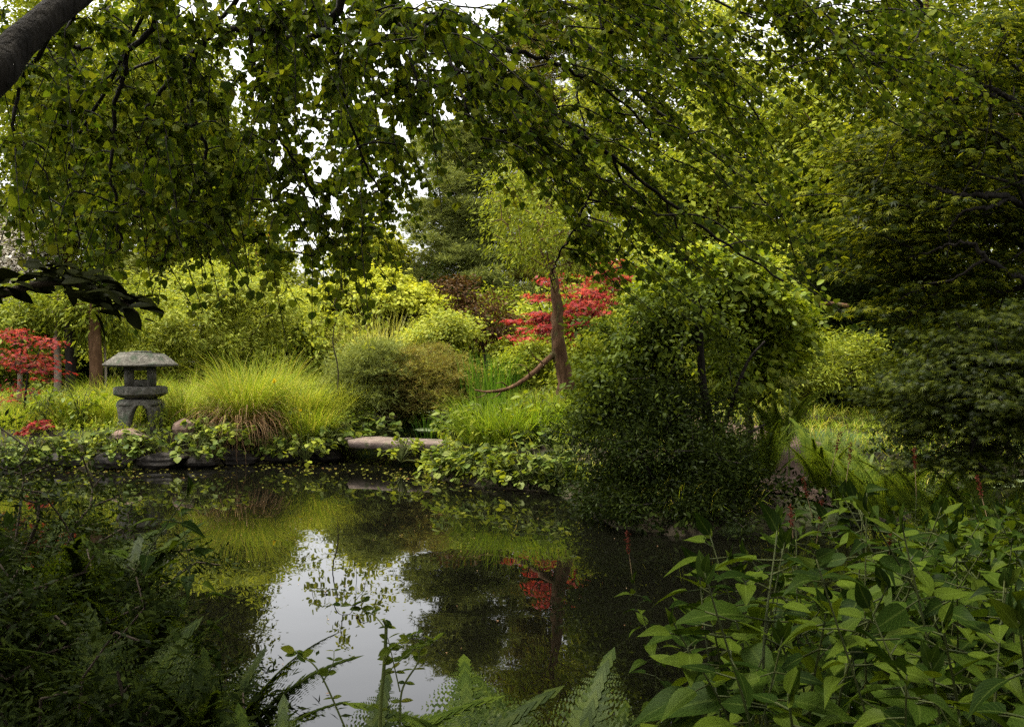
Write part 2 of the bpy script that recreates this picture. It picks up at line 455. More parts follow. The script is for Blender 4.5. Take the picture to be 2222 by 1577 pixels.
# ------------------------------------------------------------------ ground and water
POND = np.array([(-12, 13.6), (-6.97, 13.2), (-5.33, 13.0), (-4.0, 13.6), (-2.74, 13.9), (-2.3, 14.6), (-1.8, 15.5), (-1.4, 15.5), (-1.2, 14.4),
                 (-1.02, 12.3), (-.33, 11.3), (.5, 10.9), (.72, 9.8), (.9, 8.75), (1.53, 8.3), (2.17, 8.6), (2.9, 8.9), (3.9, 9.4), (5, 10.6),
                 (6.3, 12.2), (8, 13.0), (10, 12.2), (12, 10.5), (9, 7.6), (6, 6.2), (3.8, 5.3), (2.3, 4.6), (1.2, 3.9), (.55, 3.1), (.2, 2.6),
                 (-.7, 2.6), (-1.5, 3.2), (-2.3, 4.2), (-3.6, 5.5), (-5.6, 7.2), (-8, 9.3), (-12, 11.3)], float)
def pond_sd(x, y):
    x = np.asarray(x, float); y = np.asarray(y, float)
    d = np.full(x.shape, 1e9); inside = np.zeros(x.shape, bool)
    n = len(POND)
    for i in range(n):
        ax, ay = POND[i]; bx, by = POND[(i + 1) % n]
        ex, ey = bx - ax, by - ay
        t_ = np.clip(((x - ax) * ex + (y - ay) * ey) / (ex * ex + ey * ey), 0, 1)
        d = np.minimum(d, np.hypot(x - ax - t_ * ex, y - ay - t_ * ey))
        c = ((ay > y) != (by > y)) & (x < (bx - ax) * (y - ay) / (by - ay + 1e-12) + ax)
        inside ^= c
    return np.where(inside, -d, d)
def ground(x, y):
    x = np.asarray(x, float); y = np.asarray(y, float)
    s = pond_sd(x, y)
    hm = np.where(y > 11, .42, .22)
    hm = hm - .12 * np.exp(-((x - 3.3) ** 2 / 2 + (y - 11) ** 2 / 6))
    u = np.clip(s / .55, 0, 1); u = u * u * (3 - 2 * u)
    h = .05 + hm * u + .022 * np.clip(y - 16, 0, 60) + .03 * np.sin(x * 1.9 + y * .7) * np.cos(y * 1.3 - x * .4) * u
    return np.where(s < 0, -.45 * np.clip(-s / .5, 0, 1), h)
def G(x, y): return float(ground(np.array([x]), np.array([y]))[0])
xs = np.concatenate([[-400, -200, -100, -60, -40, -28, -20], np.arange(-15, 15.01, .2), [20, 28, 40, 60, 100, 200, 400]])
ys = np.concatenate([[-200, -80, -30, -12, -5], np.arange(-2, 22.01, .2), np.arange(24, 66, 3), [80, 120, 200, 400, 800]])
gx, gy = np.meshgrid(xs, ys)
gz = ground(gx, gy)
nx, ny = len(xs), len(ys)
ii = (np.arange(ny - 1)[:, None] * nx + np.arange(nx - 1)[None, :]).ravel()
quads = np.stack([ii, ii + 1, ii + nx + 1, ii + nx], 1)
go = link('ground', mesh_data('ground', np.stack([gx, gy, gz], -1).reshape(-1, 3), quads.ravel(), np.arange(len(quads)) * 4, M['soil'], smooth=True))
tag(go, 'dark soil of the garden banks around the pond', 'ground', kind='structure')
wv = np.array([(-14, 1.5, 0), (14, 1.5, 0), (14, 18.5, 0), (-14, 18.5, 0)], float)
wo = link('pond_water', mesh_data('pond_water', wv, [0, 1, 2, 3], [0], M['water']))
tag(wo, 'still dark pond water mirroring sky and trees', 'pond', kind='structure')
# path on the right, leading down to the water
pc = curve([(2.75, 9.3, 0), (3.1, 10.3, 0), (3.45, 11.6, 0), (3.35, 13.5, 0), (2.8, 16, 0), (1.5, 20, 0)], 8)
pv = []
for i, p in enumerate(pc):
    tg = nz((pc[min(i + 1, len(pc) - 1)] - pc[max(i - 1, 0)])[None])[0]
    for s in np.linspace(-.42, .42, 6):
        q = p + np.array([tg[1], -tg[0], 0]) * s * (1 + .2 * math.sin(i * 1.7))
        pv.append((q[0], q[1], G(q[0], q[1]) + .02))
pf = [(i * 6 + j, i * 6 + j + 1, (i + 1) * 6 + j + 1, (i + 1) * 6 + j) for i in range(len(pc) - 1) for j in range(5)]
tag(link('garden_path', mesh_data('garden_path', np.array(pv), np.array(pf).ravel(), np.arange(len(pf)) * 4, M['path'], smooth=True)),
    'brown earth path leading down to the water', 'path', kind='structure')

# ------------------------------------------------------------------ plant builders
def plant(name, label, cat, base, blobs, mat, leaf=QUAD, n=150, per=60, rad=.3, flat=.6, size=.07, seed=0, up=.8, rnd=.5, droop=.2,
          shell=.55, lump=.2, stem=None, stem_mat='twig', stem_r=.03, r_tip=.004, part='foliage', stem_part='stem', group=None, zmin=.05, limb_k=4,
          sag=.0, trunk_pts=None, trunk_r=None, pull=.35, limb_share=1.0, extra=None):
    """a shrub or tree: an Empty at its base, a branching stem mesh and a crown of separate leaves"""
    rng = RS(seed)
    base = np.asarray(base, float)
    t_ = thing(name, label, cat, base, group=group)
    C, D = blob_points(blobs, n, rng, shell, lump)
    k = C[:, 2] > ground(C[:, 0], C[:, 1]) + zmin
    C, D = C[k], D[k]
    if trunk_pts is None:
        c = np.mean([b[:3] for b in blobs], axis=0)
        tp = curve([base - [0, 0, .1], base * .55 + c * .45 + rng.normal(size=3) * .05, c], 4)
        tr = np.linspace(stem_r, stem_r * .45, len(tp))
    else:
        tp = curve(trunk_pts, 5); tr = np.interp(np.linspace(0, 1, len(tp)), np.linspace(0, 1, len(trunk_r)), trunk_r)
    tb = Tubes()
    sel = C[rng.uniform(size=len(C)) < limb_share]
    skeleton(tb, tp - base, tr, sel - base, rng, r_tip=r_tip, k=limb_k, sag=sag, pull=pull)
    tb.build(stem_part, M[stem_mat], t_)
    pos, ax, nr = clump_leaves(C, D, per, rad, flat, rng, up, .6, rnd, droop)
    g = pos[:, 2] > ground(pos[:, 0], pos[:, 1]) + .01
    pos, ax, nr = pos[g], ax[g], nr[g]
    sz = size * rng.uniform(.6, 1.3, len(pos))
    link(part, leaves_mesh(part, pos - base, ax, nr, sz, leaf, M[mat]), t_)
    return t_
def tree(name, label, base, blobs, mat, **kw):
    kw.setdefault('part', 'crown'); kw.setdefault('stem_part', 'trunk'); kw.setdefault('stem_mat', 'bark'); kw.setdefault('stem_r', .16)
    kw.setdefault('r_tip', .012); kw.setdefault('limb_share', .5)
    return plant(name, label, kw.pop('cat', 'tree'), base, blobs, mat, **kw)
def base_at(px, d, dz=0): 
    x = X(px, d); return np.array([x, d, G(x, d) + dz])
def blob_px(px, py, d, rpx, rpy, ry=None):
    """ellipsoid whose outline is centred on photo pixel (px, py) at distance d"""
    s = d / F_PX
    return (X(px, d), d, Z(py, d), rpx * s, ry if ry is not None else rpx * s * .8, rpy * s)

def blades(n, r0, L, w, rng, arch=.8, lean=.35, segs=5, out=1.0, vary=.35):
    """arching grass blades growing from a disc of radius r0 -> verts, corners, starts"""
    a = rng.uniform(0, 2 * math.pi, n)
    rr = r0 * np.sqrt(rng.uniform(0, 1, n))
    root = np.stack([rr * np.cos(a), rr * np.sin(a), np.zeros(n)], 1)
    da = a + rng.normal(size=n) * .7
    dirx = np.stack([np.cos(da), np.sin(da), np.zeros(n)], 1)
    ln = L * rng.uniform(1 - vary, 1 + vary * .6, n)
    le = np.abs(rng.normal(lean, lean * .6, n)) * out
    ar = arch * rng.uniform(.4, 1.4, n)
    side = np.stack([-np.sin(da), np.cos(da), np.zeros(n)], 1)
    side = nz(side + .5 * rng.normal(size=(n, 3)) * [1, 1, .2])
    V = []
    p = root.copy()
    for s in range(segs + 1):
        t_ = s / segs
        ang = le + ar * t_ * t_ * 1.6
        if s: p = p + (ln / segs)[:, None] * (np.sin(ang)[:, None] * dirx + np.cos(ang)[:, None] * np.array([0, 0, 1]))
        ww = w * (1 - t_) ** .7 * (.6 + .4 * min(1, t_ * 4)) if s < segs else 0.0005
        V.append(p - side * ww); V.append(p + side * ww)
    V = np.stack(V, 1).reshape(-1, 3)
    K = 2 * (segs + 1)
    q = np.array([[2 * s, 2 * s + 1, 2 * s + 3, 2 * s + 2] for s in range(segs)])
    C = (np.arange(n)[:, None, None] * K + q[None]).reshape(-1)
    return V, C, np.arange(n * segs) * 4
def grass_mesh(name, n, r0, L, w, mat, seed, **kw):
    V, C, S = blades(n, r0, L, w, RS(seed), **kw)
    return mesh_data(name, V, C, S, M[mat])

# ================================================================== BACKGROUND TREES
def bg(px, d, top, rpx, mat, label, seed, low=None, size=.17, n=170, per=70, name='broadleaf_tree', rad=.65, leaf=QUAD, **kw):
    b = base_at(px, d)
    zt = Z(top, d); r = rpx * d / F_PX
    zl = b[2] + .6 if low is None else Z(low, d)
    hh = (zt - zl)
    rng = RS(seed)
    blobs = [(b[0], d, zl + hh * .55, r, r * .85, hh * .5)]
    for q in range(4):
        a = rng.uniform(0, 6.28); f = rng.uniform(.35, .75)
        blobs.append((b[0] + math.cos(a) * r * .55, d + math.sin(a) * r * .5, zl + hh * f, r * .6, r * .55, hh * .25))
    kw.setdefault('trunk_pts', [b - [0, 0, .2], b + [.1, 0, hh * .4], b + [-.1, .1, hh * .9]])
    kw.setdefault('trunk_r', [.2, .14, .05])
    g = kw.pop('group', 'trees behind the pond garden')
    return tree(name, label, b, blobs, mat, n=int(n * 1.05), per=int(per * 1.8), rad=rad, size=size, seed=seed, shell=.45, leaf=leaf, group=g, **kw)
bg(-60, 30, -120, 330, 'midgreen', 'tall mid-green tree filling the upper left edge behind the overhanging leaves', 11, n=260, per=70)
bg(250, 36, -60, 200, 'palegreen', 'tall pale green tree behind the tree trunks left of the lantern', 12, n=260)
bg(455, 42, 190, 130, 'yellowgreen', 'slim light yellow-green tree against the sky above the rounded shrub', 13, n=200, size=.14)
bg(440, 33, 450, 80, 'bronze', 'small orange-bronze tree peeping out above the rounded shrub', 14, n=90, low=600)
bg(640, 44, 560, 120, 'palegreen', 'low pale green tree in the gap below the bright sky', 15, n=110)
bg(560, 36, 480, 85, 'midgreen', 'dull green tree between the slim pale tree and the golden tree', 16, n=110)
bg(825, 34, 455, 85, 'golden', 'golden-leaved tree standing above the golden weeping shrub', 17, n=150, name='golden_tree')
bg(1420, 34, -250, 200, 'yellowgreen', 'tall yellow-green tree behind the hanging diagonal branches', 18, n=300, per=70)
bg(1640, 30, 60, 190, 'yellowgreen', 'broad yellow-green tree right of centre reaching the top sky gap', 19, n=300, per=70)
bg(1800, 27, 170, 130, 'midgreen', 'grey-green tree in front of the broad yellow-green tree on the right', 20, n=200)
bg(2020, 24, -200, 260, 'midgreen', 'tall green tree behind the dark maple on the right', 21, n=300)
bg(1520, 24, 330, 150, 'midgreen', 'lower green tree right behind the dark round bush', 22, n=200, low=760)
bg(140, 27, -80, 120, 'midgreen', 'dense green tree above the dark trunks at the left', 27, n=240, size=.14)
bg(330, 29, -40, 110, 'yellowgreen', 'dense yellow-green tree directly above the stone lantern', 28, n=240, size=.14)
bg(465, 31, 120, 75, 'midgreen', 'narrow green tree left of the open patch of sky', 29, n=200, size=.14)
# white blossom tree at the left edge
bg(30, 27, 470, 110, 'white', 'white blossoming tree at the left edge beyond the lantern', 23, low=690, n=130, per=60, size=.12, name='blossom_tree')
# conifers
def conifer(px, d, top, rpx, mat, label, seed, low, n=230, per=95, size=.21, trunk='bark_dark', tiers=9, name='conifer_tree', taper=.75):
    b = base_at(px, d); zt = Z(top, d); r = rpx * d / F_PX; zl = Z(low, d)
    rng = RS(seed); C = []; D = []; n = int(n * 1.5)
    for i in range(n):
        t_ = min(.98, max(0, (rng.randint(tiers) + rng.uniform(-.5, .5)) / tiers))
        a = rng.uniform(0, 6.28); q = rng.uniform(.25, 1) ** .6 * r * (1 - taper * t_) * (.75 + .4 * math.sin(a * 3 + t_ * 20))
        C.append((b[0] + math.cos(a) * q, d + math.sin(a) * q, zl + (zt - zl) * t_ - .12 * q)); D.append((math.cos(a), math.sin(a), .15))
    C = np.array(C); D = np.array(D)
    t_ = thing(name, label, 'conifer', b, group='conifers behind the pond')
    tb = Tubes(); tp = curve([b - [0, 0, .2], b + [.15, 0, (zt - b[2]) * .5], b + [0, 0, (zt - b[2]) * .97]], 6)
    skeleton(tb, tp - b, np.linspace(.2, .04, len(tp)), C - b, rng, r_tip=.014, pull=.2)
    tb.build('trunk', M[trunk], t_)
    pos, ax, nr = clump_leaves(C, D, per, .5, .32, rng, .9, .4, .45, -.25)
    link('crown', leaves_mesh('crown', pos - b, ax, nr, size * rng.uniform(.6, 1.3, len(pos)), TUFT, M[mat]), t_)
    return t_
conifer(1010, 33, 250, 150, 'conifer', 'layered grey-green pine with dark gaps left of the red maple', 31, 700, n=330, tiers=11, taper=.45)
conifer(1160, 37, -160, 120, 'conifer_brown', 'tall brownish conifer behind the leaning trunk reaching out of view', 32, 640, n=330, tiers=15, trunk='bark_red', taper=.5)
conifer(1290, 40, -60, 110, 'conifer', 'tall conifer behind the red maple with its top in the upper gap', 33, 640, n=260, tiers=14, taper=.6)
conifer(1830, 17.5, 470, 120, 'darkgreen', 'dark drooping conifer right of the dark round bush', 34, 800, n=200, tiers=8, size=.12, taper=.4)
# far woodland mass
rng = RS(77); n = 42000
fx = rng.uniform(-46, 46, n); fy = 52 + rng.uniform(0, 8, n) + .004 * fx * fx
lim = 3.2 + 1.5 * np.sin(fx * .31) + np.sin(fx * .83 + 1) + np.where((fx > -13) & (fx < -4), -.5, 2.5 + np.abs(fx) * .05)
fz = ground(fx, fy) + rng.uniform(0, 1, n) ** .8 * lim
pos = np.stack([fx, fy, fz], 1)
nr = nz(rng.normal(size=(n, 3)) * .6 + [0, -.4, .8]); ax = rng.normal(size=(n, 3))
tag(link('distant_woodland', leaves_mesh('distant_woodland', pos, ax, nr, .3 * rng.uniform(.6, 1.3, n), QUAD, M['midgreen'])),
    'dim green belt of woodland far behind the garden', 'woodland', kind='stuff')

# ================================================================== FAR BANK SHRUBS
plant('rounded_shrub', 'large rounded yellow-green shrub behind and right of the lantern', 'shrub', base_at(440, 20),
      [blob_px(430, 690, 20, 190, 105, 1.5), blob_px(540, 660, 20.3, 105, 85, 1.2), blob_px(330, 725, 19.5, 105, 75, 1.1), blob_px(470, 620, 20.8, 75, 55, .9)],
      'yellowgreen', n=270, per=150, rad=.27, size=.11, seed=41, shell=.75, lump=.32, stem_r=.08, group='shrubs on the far bank', leaf=NARROW, r_tip=.007)
plant('golden_shrub', 'golden weeping shrub with dark hollows in the middle distance', 'shrub', base_at(800, 27),
      [blob_px(790, 660, 27, 130, 60, 1.3), blob_px(700, 680, 26.6, 70, 55, 1), blob_px(900, 665, 27, 85, 50, 1), blob_px(810, 620, 27.5, 70, 35, 1), blob_px(720, 740, 26, 90, 50, .8)],
      'golden', n=210, per=120, rad=.34, flat=.28, size=.14, seed=42, droop=.6, stem_r=.08, group='shrubs on the far bank', r_tip=.008)
plant('copper_shrub', 'dark purple-brown leaved shrub below the pine', 'shrub', base_at(1060, 22),
      [blob_px(1060, 690, 22, 65, 60, .8), blob_px(1000, 640, 22.5, 50, 40, .6)], 'purple', n=60, per=60, rad=.25, size=.09, seed=43, group='shrubs on the far bank', stem_r=.05)
plant('green_shrub', 'fresh green shrub beneath the pine and left of the iris clump', 'shrub', base_at(975, 20),
      [blob_px(975, 715, 20, 60, 40, .6), blob_px(930, 740, 19.6, 60, 40, .6)], 'yellowgreen', n=110, per=60, rad=.22, flat=.4, size=.08, seed=44, group='shrubs on the far bank')
plant('low_juniper', 'low spreading juniper with brownish shoots behind the stone slab', 'conifer shrub', base_at(900, 16.2),
      [blob_px(900, 805, 16, 120, 50, .7), blob_px(975, 820, 15.8, 70, 45, .6), blob_px(835, 840, 16, 75, 60, .6), blob_px(900, 865, 15.8, 100, 40, .4), blob_px(990, 860, 15.6, 40, 30, .4)],
      'conifer_brown', leaf=TUFT, n=260, per=60, rad=.22, flat=.3, size=.11, seed=45, group='shrubs on the far bank', droop=-.3, lump=.35)
plant('fresh_conifer', 'yellow-green prostrate conifer left of the brownish juniper', 'conifer shrub', base_at(800, 15.6),
      [blob_px(800, 800, 15.6, 75, 50, .6), blob_px(770, 850, 15.4, 70, 50, .5), blob_px(840, 770, 16, 50, 30, .5)], 'conifer', leaf=TUFT, n=150, per=60, rad=.22, flat=.3, size=.11, seed=46, group='shrubs on the far bank', droop=-.3, lump=.35)
plant('bright_shrub', 'small bright shrub under the red maple beside the leaning trunk', 'shrub', base_at(1150, 16),
      [blob_px(1150, 775, 16, 55, 40, .5), blob_px(1110, 800, 15.6, 40, 30, .4)], 'midgreen', n=90, per=55, rad=.18, size=.07, seed=47, group='shrubs on the far bank')
plant('green_thicket', 'green thicket between the leaning trunk and the dark round bush', 'shrub', base_at(1290, 14.5),
      [blob_px(1290, 780, 14.5, 60, 50, .5), blob_px(1330, 740, 15, 60, 45, .5), blob_px(1270, 840, 13.8, 50, 40, .4)], 'midgreen', n=140, per=60, rad=.2, size=.07, seed=48, group='shrubs on the far bank')
plant('feathery_shrub', 'soft light green mound behind the ferns on the right', 'shrub', base_at(1740, 15),
      [blob_px(1760, 790, 15, 110, 65, .8), blob_px(1840, 770, 15.4, 60, 50, .6), blob_px(1690, 830, 14.6, 60, 45, .5)], 'midgreen', n=230, per=65, rad=.22, size=.075, seed=49, group='shrubs on the far bank', leaf=NARROW)
plant('broadleaf_shrub', 'tall glossy green shrub right behind the dark round bush', 'shrub', base_at(1630, 11.5),
      [blob_px(1610, 660, 11.5, 115, 95, .8), blob_px(1550, 610, 11.2, 110, 60, .7), blob_px(1680, 720, 11.8, 70, 75, .6), blob_px(1460, 640, 11.3, 70, 60, .6), blob_px(1620, 790, 11.5, 90, 70, .6)],
      'brightleaf', leaf=OVAL, n=420, per=36, rad=.2, size=.10, seed=50, group='shrubs on the far bank', stem_r=.05, droop=-.1)
plant('leafy_thicket', 'dark green thicket of drooping foliage left of the lantern', 'shrub', base_at(150, 17.5),
      [blob_px(90, 690, 17.5, 110, 45, .8), blob_px(210, 690, 17.2, 70, 55, .7), blob_px(20, 720, 17, 80, 50, .7)], 'midgreen', leaf=NARROW, n=190, per=55, rad=.28, flat=.8, size=.12, seed=51,
      droop=1.2, group='shrubs on the far bank', stem_r=.06)
for i, (px, w, mt, lb) in enumerate([(205, .11, 'bark', 'thick reddish-brown trunk standing just left of the lantern'),
                                     (150, .09, 'bark_dark', 'dark upright trunk second from the lantern'), (122, .06, 'bark_pale', 'thin pale grey trunk behind the red-leaved shrub'),
                                     (226, .02, 'bark_pale', 'very thin pale pole next to the thick reddish trunk'), (40, .04, 'bark_pale', 'slim pale stem rising above the red-leaved shrub at the left edge')]):
    d = 16.6 + .2 * i; b = base_at(px, d)
    t_ = thing('tree_trunk', lb, 'tree trunk', b, group='trunks left of the lantern')
    tb = Tubes(); tb.add(curve([(0, 0, -.1), (.03, 0, .7), (-.02, .05, 1.5), (.02 * i, .05, 2.1)], 5), np.linspace(w * 1.15, w * .8, 16), 10, bump=.06, seed=i)
    tb.build('trunk', M[mt], t_)
    rng = RS(60 + i)
    C = np.array([(rng.normal() * .3, rng.normal() * .25, 1.9 + rng.uniform(-.2, .5)) for _ in range(10)])
    tw = Tubes()
    for c in C: tw.add(np.array([(0, .05, 1.75), c * [.6, .6, 1], c]), [.012, .008, .004], 4)
    tw.build('branch', M[mt], t_)
    pos, ax, nr = clump_leaves(C, nz(C * [1, 1, .1]), 60, .28, .8, rng, .5, .5, .6, 1.0)
    link('crown', leaves_mesh('crown', pos, ax, nr, .1 * rng.uniform(.7, 1.3, len(pos)), NARROW, M['midgreen']), t_)

for i, (px, d, h, w, mt, lb) in enumerate([
    (-10, 23, 2.6, 1.6, 'midgreen', 'green shrub at the far left edge behind the red-leaved shrub'), (140, 25, 2.7, 1.6, 'darkgreen', 'dark shrub filling the gap behind the reddish trunk'), (300, 26, 3.0, 1.7, 'palegreen', 'pale green shrub behind the left half of the rounded shrub'),
    (600, 25, 2.2, 1.3, 'midgreen', 'green shrub between the rounded shrub and the golden shrub'), (680, 32, 2.4, 1.7, 'yellowgreen', 'low yellow-green shrub behind the thin sapling'), (930, 29, 2.8, 1.6, 'darkgreen', 'dark shrub in the hollow right of the golden shrub'),
    (1070, 26, 2.4, 1.4, 'midgreen', 'green shrub behind the purple-brown shrub'), (1200, 23, 2.1, 1.3, 'yellowgreen', 'light shrub right behind the red maple'), (1330, 21, 2.9, 1.4, 'midgreen', 'green shrub between the red maple and the dark round bush'),
    (1480, 20, 3.2, 1.5, 'yellowgreen', 'yellow-green shrub seen through the stems of the round bush'), (1720, 21, 3.3, 1.5, 'yellowgreen', 'yellow-green shrub above the soft light mound on the right'), (1900, 18, 2.6, 1.3, 'darkgreen', 'dark shrub left of the laceleaf maple'),
    (2090, 16, 2.7, 1.3, 'darkgreen', 'dark shrub behind the laceleaf maple'), (2280, 14.5, 2.8, 1.2, 'darkgreen', 'dark shrub at the right edge beyond the lily pads')]):
    b = base_at(px, d)
    plant('background_shrub', lb, 'shrub', b, [(b[0], d, b[2] + h * .5, w, w * .8, h * .5), (b[0] + w * .5, d - .3, b[2] + h * .35, w * .6, w * .6, h * .38), (b[0] - w * .5, d - .2, b[2] + h * .4, w * .6, w * .6, h * .4)],
          mt, n=170, per=75, rad=.34, size=.13, seed=900 + i, group='background shrubs', stem_r=.06, r_tip=.008, lump=.28)
bg(2380, 20, -300, 230, 'darkgreen', 'tall dark tree at the right edge beyond the inlet', 26, n=240, size=.14)
# red maples
def layered_maple(name, label, base, layers, mat, tmpl, size, per, seed, trunk_pts, trunk_r, stem_mat='bark_dark', rad=.2, flat=.25, part='crown', cat='tree', r_tip=.005, rnd=.35, group=None, droop=.35):
    rng = RS(seed); base = np.asarray(base, float)
    C = np.array([l[:3] for l in layers]); 
    t_ = thing(name, label, cat, base, group=group)
    tb = Tubes(); tp = curve(trunk_pts, 5); tr = np.interp(np.linspace(0, 1, len(tp)), np.linspace(0, 1, len(trunk_r)), trunk_r)
    skeleton(tb, tp - base, tr, C - base, rng, r_tip=r_tip, sag=.06)
    tb.build('trunk', M[stem_mat], t_)
    c0 = C.mean(0)
    pos, ax, nr = clump_leaves(C, nz((C - c0) * [1, 1, .2] + 1e-6), per, rad, flat, rng, 1.0, .4, rnd, droop)
    link(part, leaves_mesh(part, pos - base, ax, nr, size * rng.uniform(.65, 1.25, len(pos)), tmpl, M[mat]), t_)
    return t_
rng = RS(70)
L_ = []
for (px, py, w, h, nn) in [(1180, 700, 55, 28, 34), (1165, 735, 50, 15, 16), (1265, 700, 55, 30, 34), (1300, 640, 55, 40, 34), (1330, 590, 40, 30, 22), (1240, 655, 40, 25, 16), (1200, 600, 20, 25, 6), (1160, 650, 25, 15, 5), (1290, 735, 55, 15, 14)]:
    for _ in range(nn):
        d = 17 + rng.normal() * .45
        L_.append(P(px + rng.normal() * w * .48, py + rng.normal() * h * .55, d))
b = base_at(1255, 17)
layered_maple('red_maple', 'bright red Japanese maple behind the leaning trunk', b, L_, 'red', PALM, .085, 22, 71,
              [b - [0, 0, .1], b + [.05, 0, .8], P(1250, 700, 17), P(1270, 620, 17)], [.05, .04, .03, .015], rad=.15, flat=.16)
L_ = []
rng = RS(72)
for (px, py, w, h, nn) in [(30, 725, 40, 10, 10), (75, 740, 50, 12, 12), (110, 745, 35, 8, 8), (30, 765, 50, 12, 14), (70, 785, 55, 14, 18), (90, 800, 45, 14, 12), (30, 790, 30, 14, 8), (125, 820, 25, 6, 4), (60, 840, 45, 10, 7), (40, 865, 40, 8, 5), (20, 720, 30, 8, 5)]:
    for _ in range(nn):
        L_.append(P(px + rng.normal() * w * .6, py + rng.normal() * h * .6, 14.6 + rng.normal() * .25))
b = base_at(52, 14.6)
layered_maple('red_shrub', 'pinkish red Japanese maple shrub left of the stone lantern', b, L_, 'red', PALM, .06, 9, 73,
              [b - [0, 0, .1], P(55, 860, 14.6), P(62, 800, 14.6)], [.022, .018, .01], rad=.17, flat=.2, cat='shrub', part='foliage', r_tip=.003)
L_ = []
for (px, py, w, h, nn) in [(75, 930, 18, 10, 6), (100, 915, 14, 8, 4), (55, 940, 14, 6, 4)]:
    for _ in range(nn): L_.append(P(px + rng.normal() * w * .6, py + rng.normal() * h * .6, 13.7 + rng.normal() * .08))
b = base_at(75, 13.7)
layered_maple('red_seedling', 'small crimson plant low on the bank below the red-leaved shrub', b, L_, 'red', PALM, .06, 22, 74,
              [b - [0, 0, .1], b + [0, 0, .1], b + [0.02, 0, .2]], [.01, .008, .005], rad=.08, flat=.3, cat='plant', part='foliage', r_tip=.002)

# leaning tree by the pond
d = 13.2; b = base_at(1236, d)
tp = [b - [0, 0, .1], P(1226, 830, d), P(1212, 740, d), P(1205, 640, d), P(1196, 520, d + .2), P(1190, 380, d + .6), P(1205, 250, d + 1)]
rng = RS(80)
t_ = thing('leaning_tree', 'leaning brown trunk with a low bent branch beside the iris clump', 'tree', b)
tb = Tubes(); tpc = curve(tp, 6); tr = np.interp(np.linspace(0, 1, len(tpc)), [0, .06, .15, .42, .6, .8, 1], [.19, .14, .118, .085, .045, .025, .012])
C, D = blob_points([blob_px(1200, 470, d + .6, 140, 120, .9), blob_px(1290, 430, d + .3, 100, 120, .8), blob_px(1130, 400, d + .8, 80, 70, .6), blob_px(1205, 490, d - .5, 90, 90, .3), blob_px(1250, 540, d - .6, 110, 60, .3), blob_px(1120, 500, d - .1, 90, 80, .5)], 240, rng, .4, .25)
tpc[3:-1] += rng.normal(size=(len(tpc) - 4, 3)) * .012
skeleton(tb, tpc - b, tr, C - b, rng, r_tip=.006, sag=.05)
tb.build('trunk', M['bark'], t_)
tb = Tubes(); tb.add(curve([P(1210, 762, d), P(1186, 782, d - .1), P(1150, 815, d - .3), P(1105, 842, d - .5), P(1060, 850, d - .6), P(1030, 846, d - .6)], 6) - b, np.linspace(.048, .010, 31), 8, bump=.14, seed=3)
for (x0, y0, x1, y1, x2, y2) in [(1150, 815, 1140, 795, 1120, 790), (1105, 842, 1090, 830, 1075, 832), (1060, 850, 1045, 860, 1030, 862), (1178, 788, 1160, 775, 1150, 760), (1090, 845, 1080, 858, 1062, 866)]:
    tb.add(curve([P(x0, y0, d - .35), P(x1, y1, d - .4), P(x2, y2, d - .45)], 5) - b, np.linspace(.012, .003, 11), 5, bump=.1)
tb.build('low_branch', M['bark'], t_)
pos, ax, nr = clump_leaves(C, D, 46, .28, 1.1, rng, .3, .4, .7, 1.1)
link('crown', leaves_mesh('crown', pos - b, ax, nr, .075 * rng.uniform(.6, 1.3, len(pos)), NARROW, M['midgreen']), t_)

# thin weeping sapling on the far bank (its mirror image stands in the bright water)
b = base_at(727, 14.8); rng = RS(81); d = 14.8
t_ = thing('weeping_sapling', 'thin bare-stemmed sapling arching over in front of the golden shrub', 'sapling', b)
tb = Tubes()
tb.add(curve([b - [0, 0, .1], P(734, 810, d), P(722, 740, d), P(731, 680, d), P(726, 655, d), P(748, 632, d), P(768, 655, d), P(774, 740, d)], 6) - b, np.linspace(.013, .004, 43), 6, bump=.12)
lp = []
for (x0, y0, x1, y1, x2, y2) in [(745, 637, 800, 640, 835, 700), (726, 665, 690, 660, 670, 720), (724, 700, 700, 690, 690, 740), (760, 650, 790, 690, 800, 750), (745, 637, 740, 600, 760, 570), (726, 680, 745, 690, 752, 740)]:
    c = curve([P(x0, y0, d), P(x1, y1, d + rng.normal() * .2), P(x2, y2, d + rng.normal() * .3)], 8) - b
    tb.add(c, np.linspace(.008, .003, len(c)), 4)
    for p in c[3:]:
        for _ in range(5): lp.append(p + rng.normal(size=3) * .07)
tb.build('stem', M['twig'], t_)
lp = np.array(lp)
link('foliage', leaves_mesh('foliage', lp, rng.normal(size=lp.shape) * .6 + [0, 0, -.6], rng.normal(size=lp.shape) + [0, -.3, .6], .075 * rng.uniform(.7, 1.3, len(lp)), OVAL, M['yellowgreen']), t_)

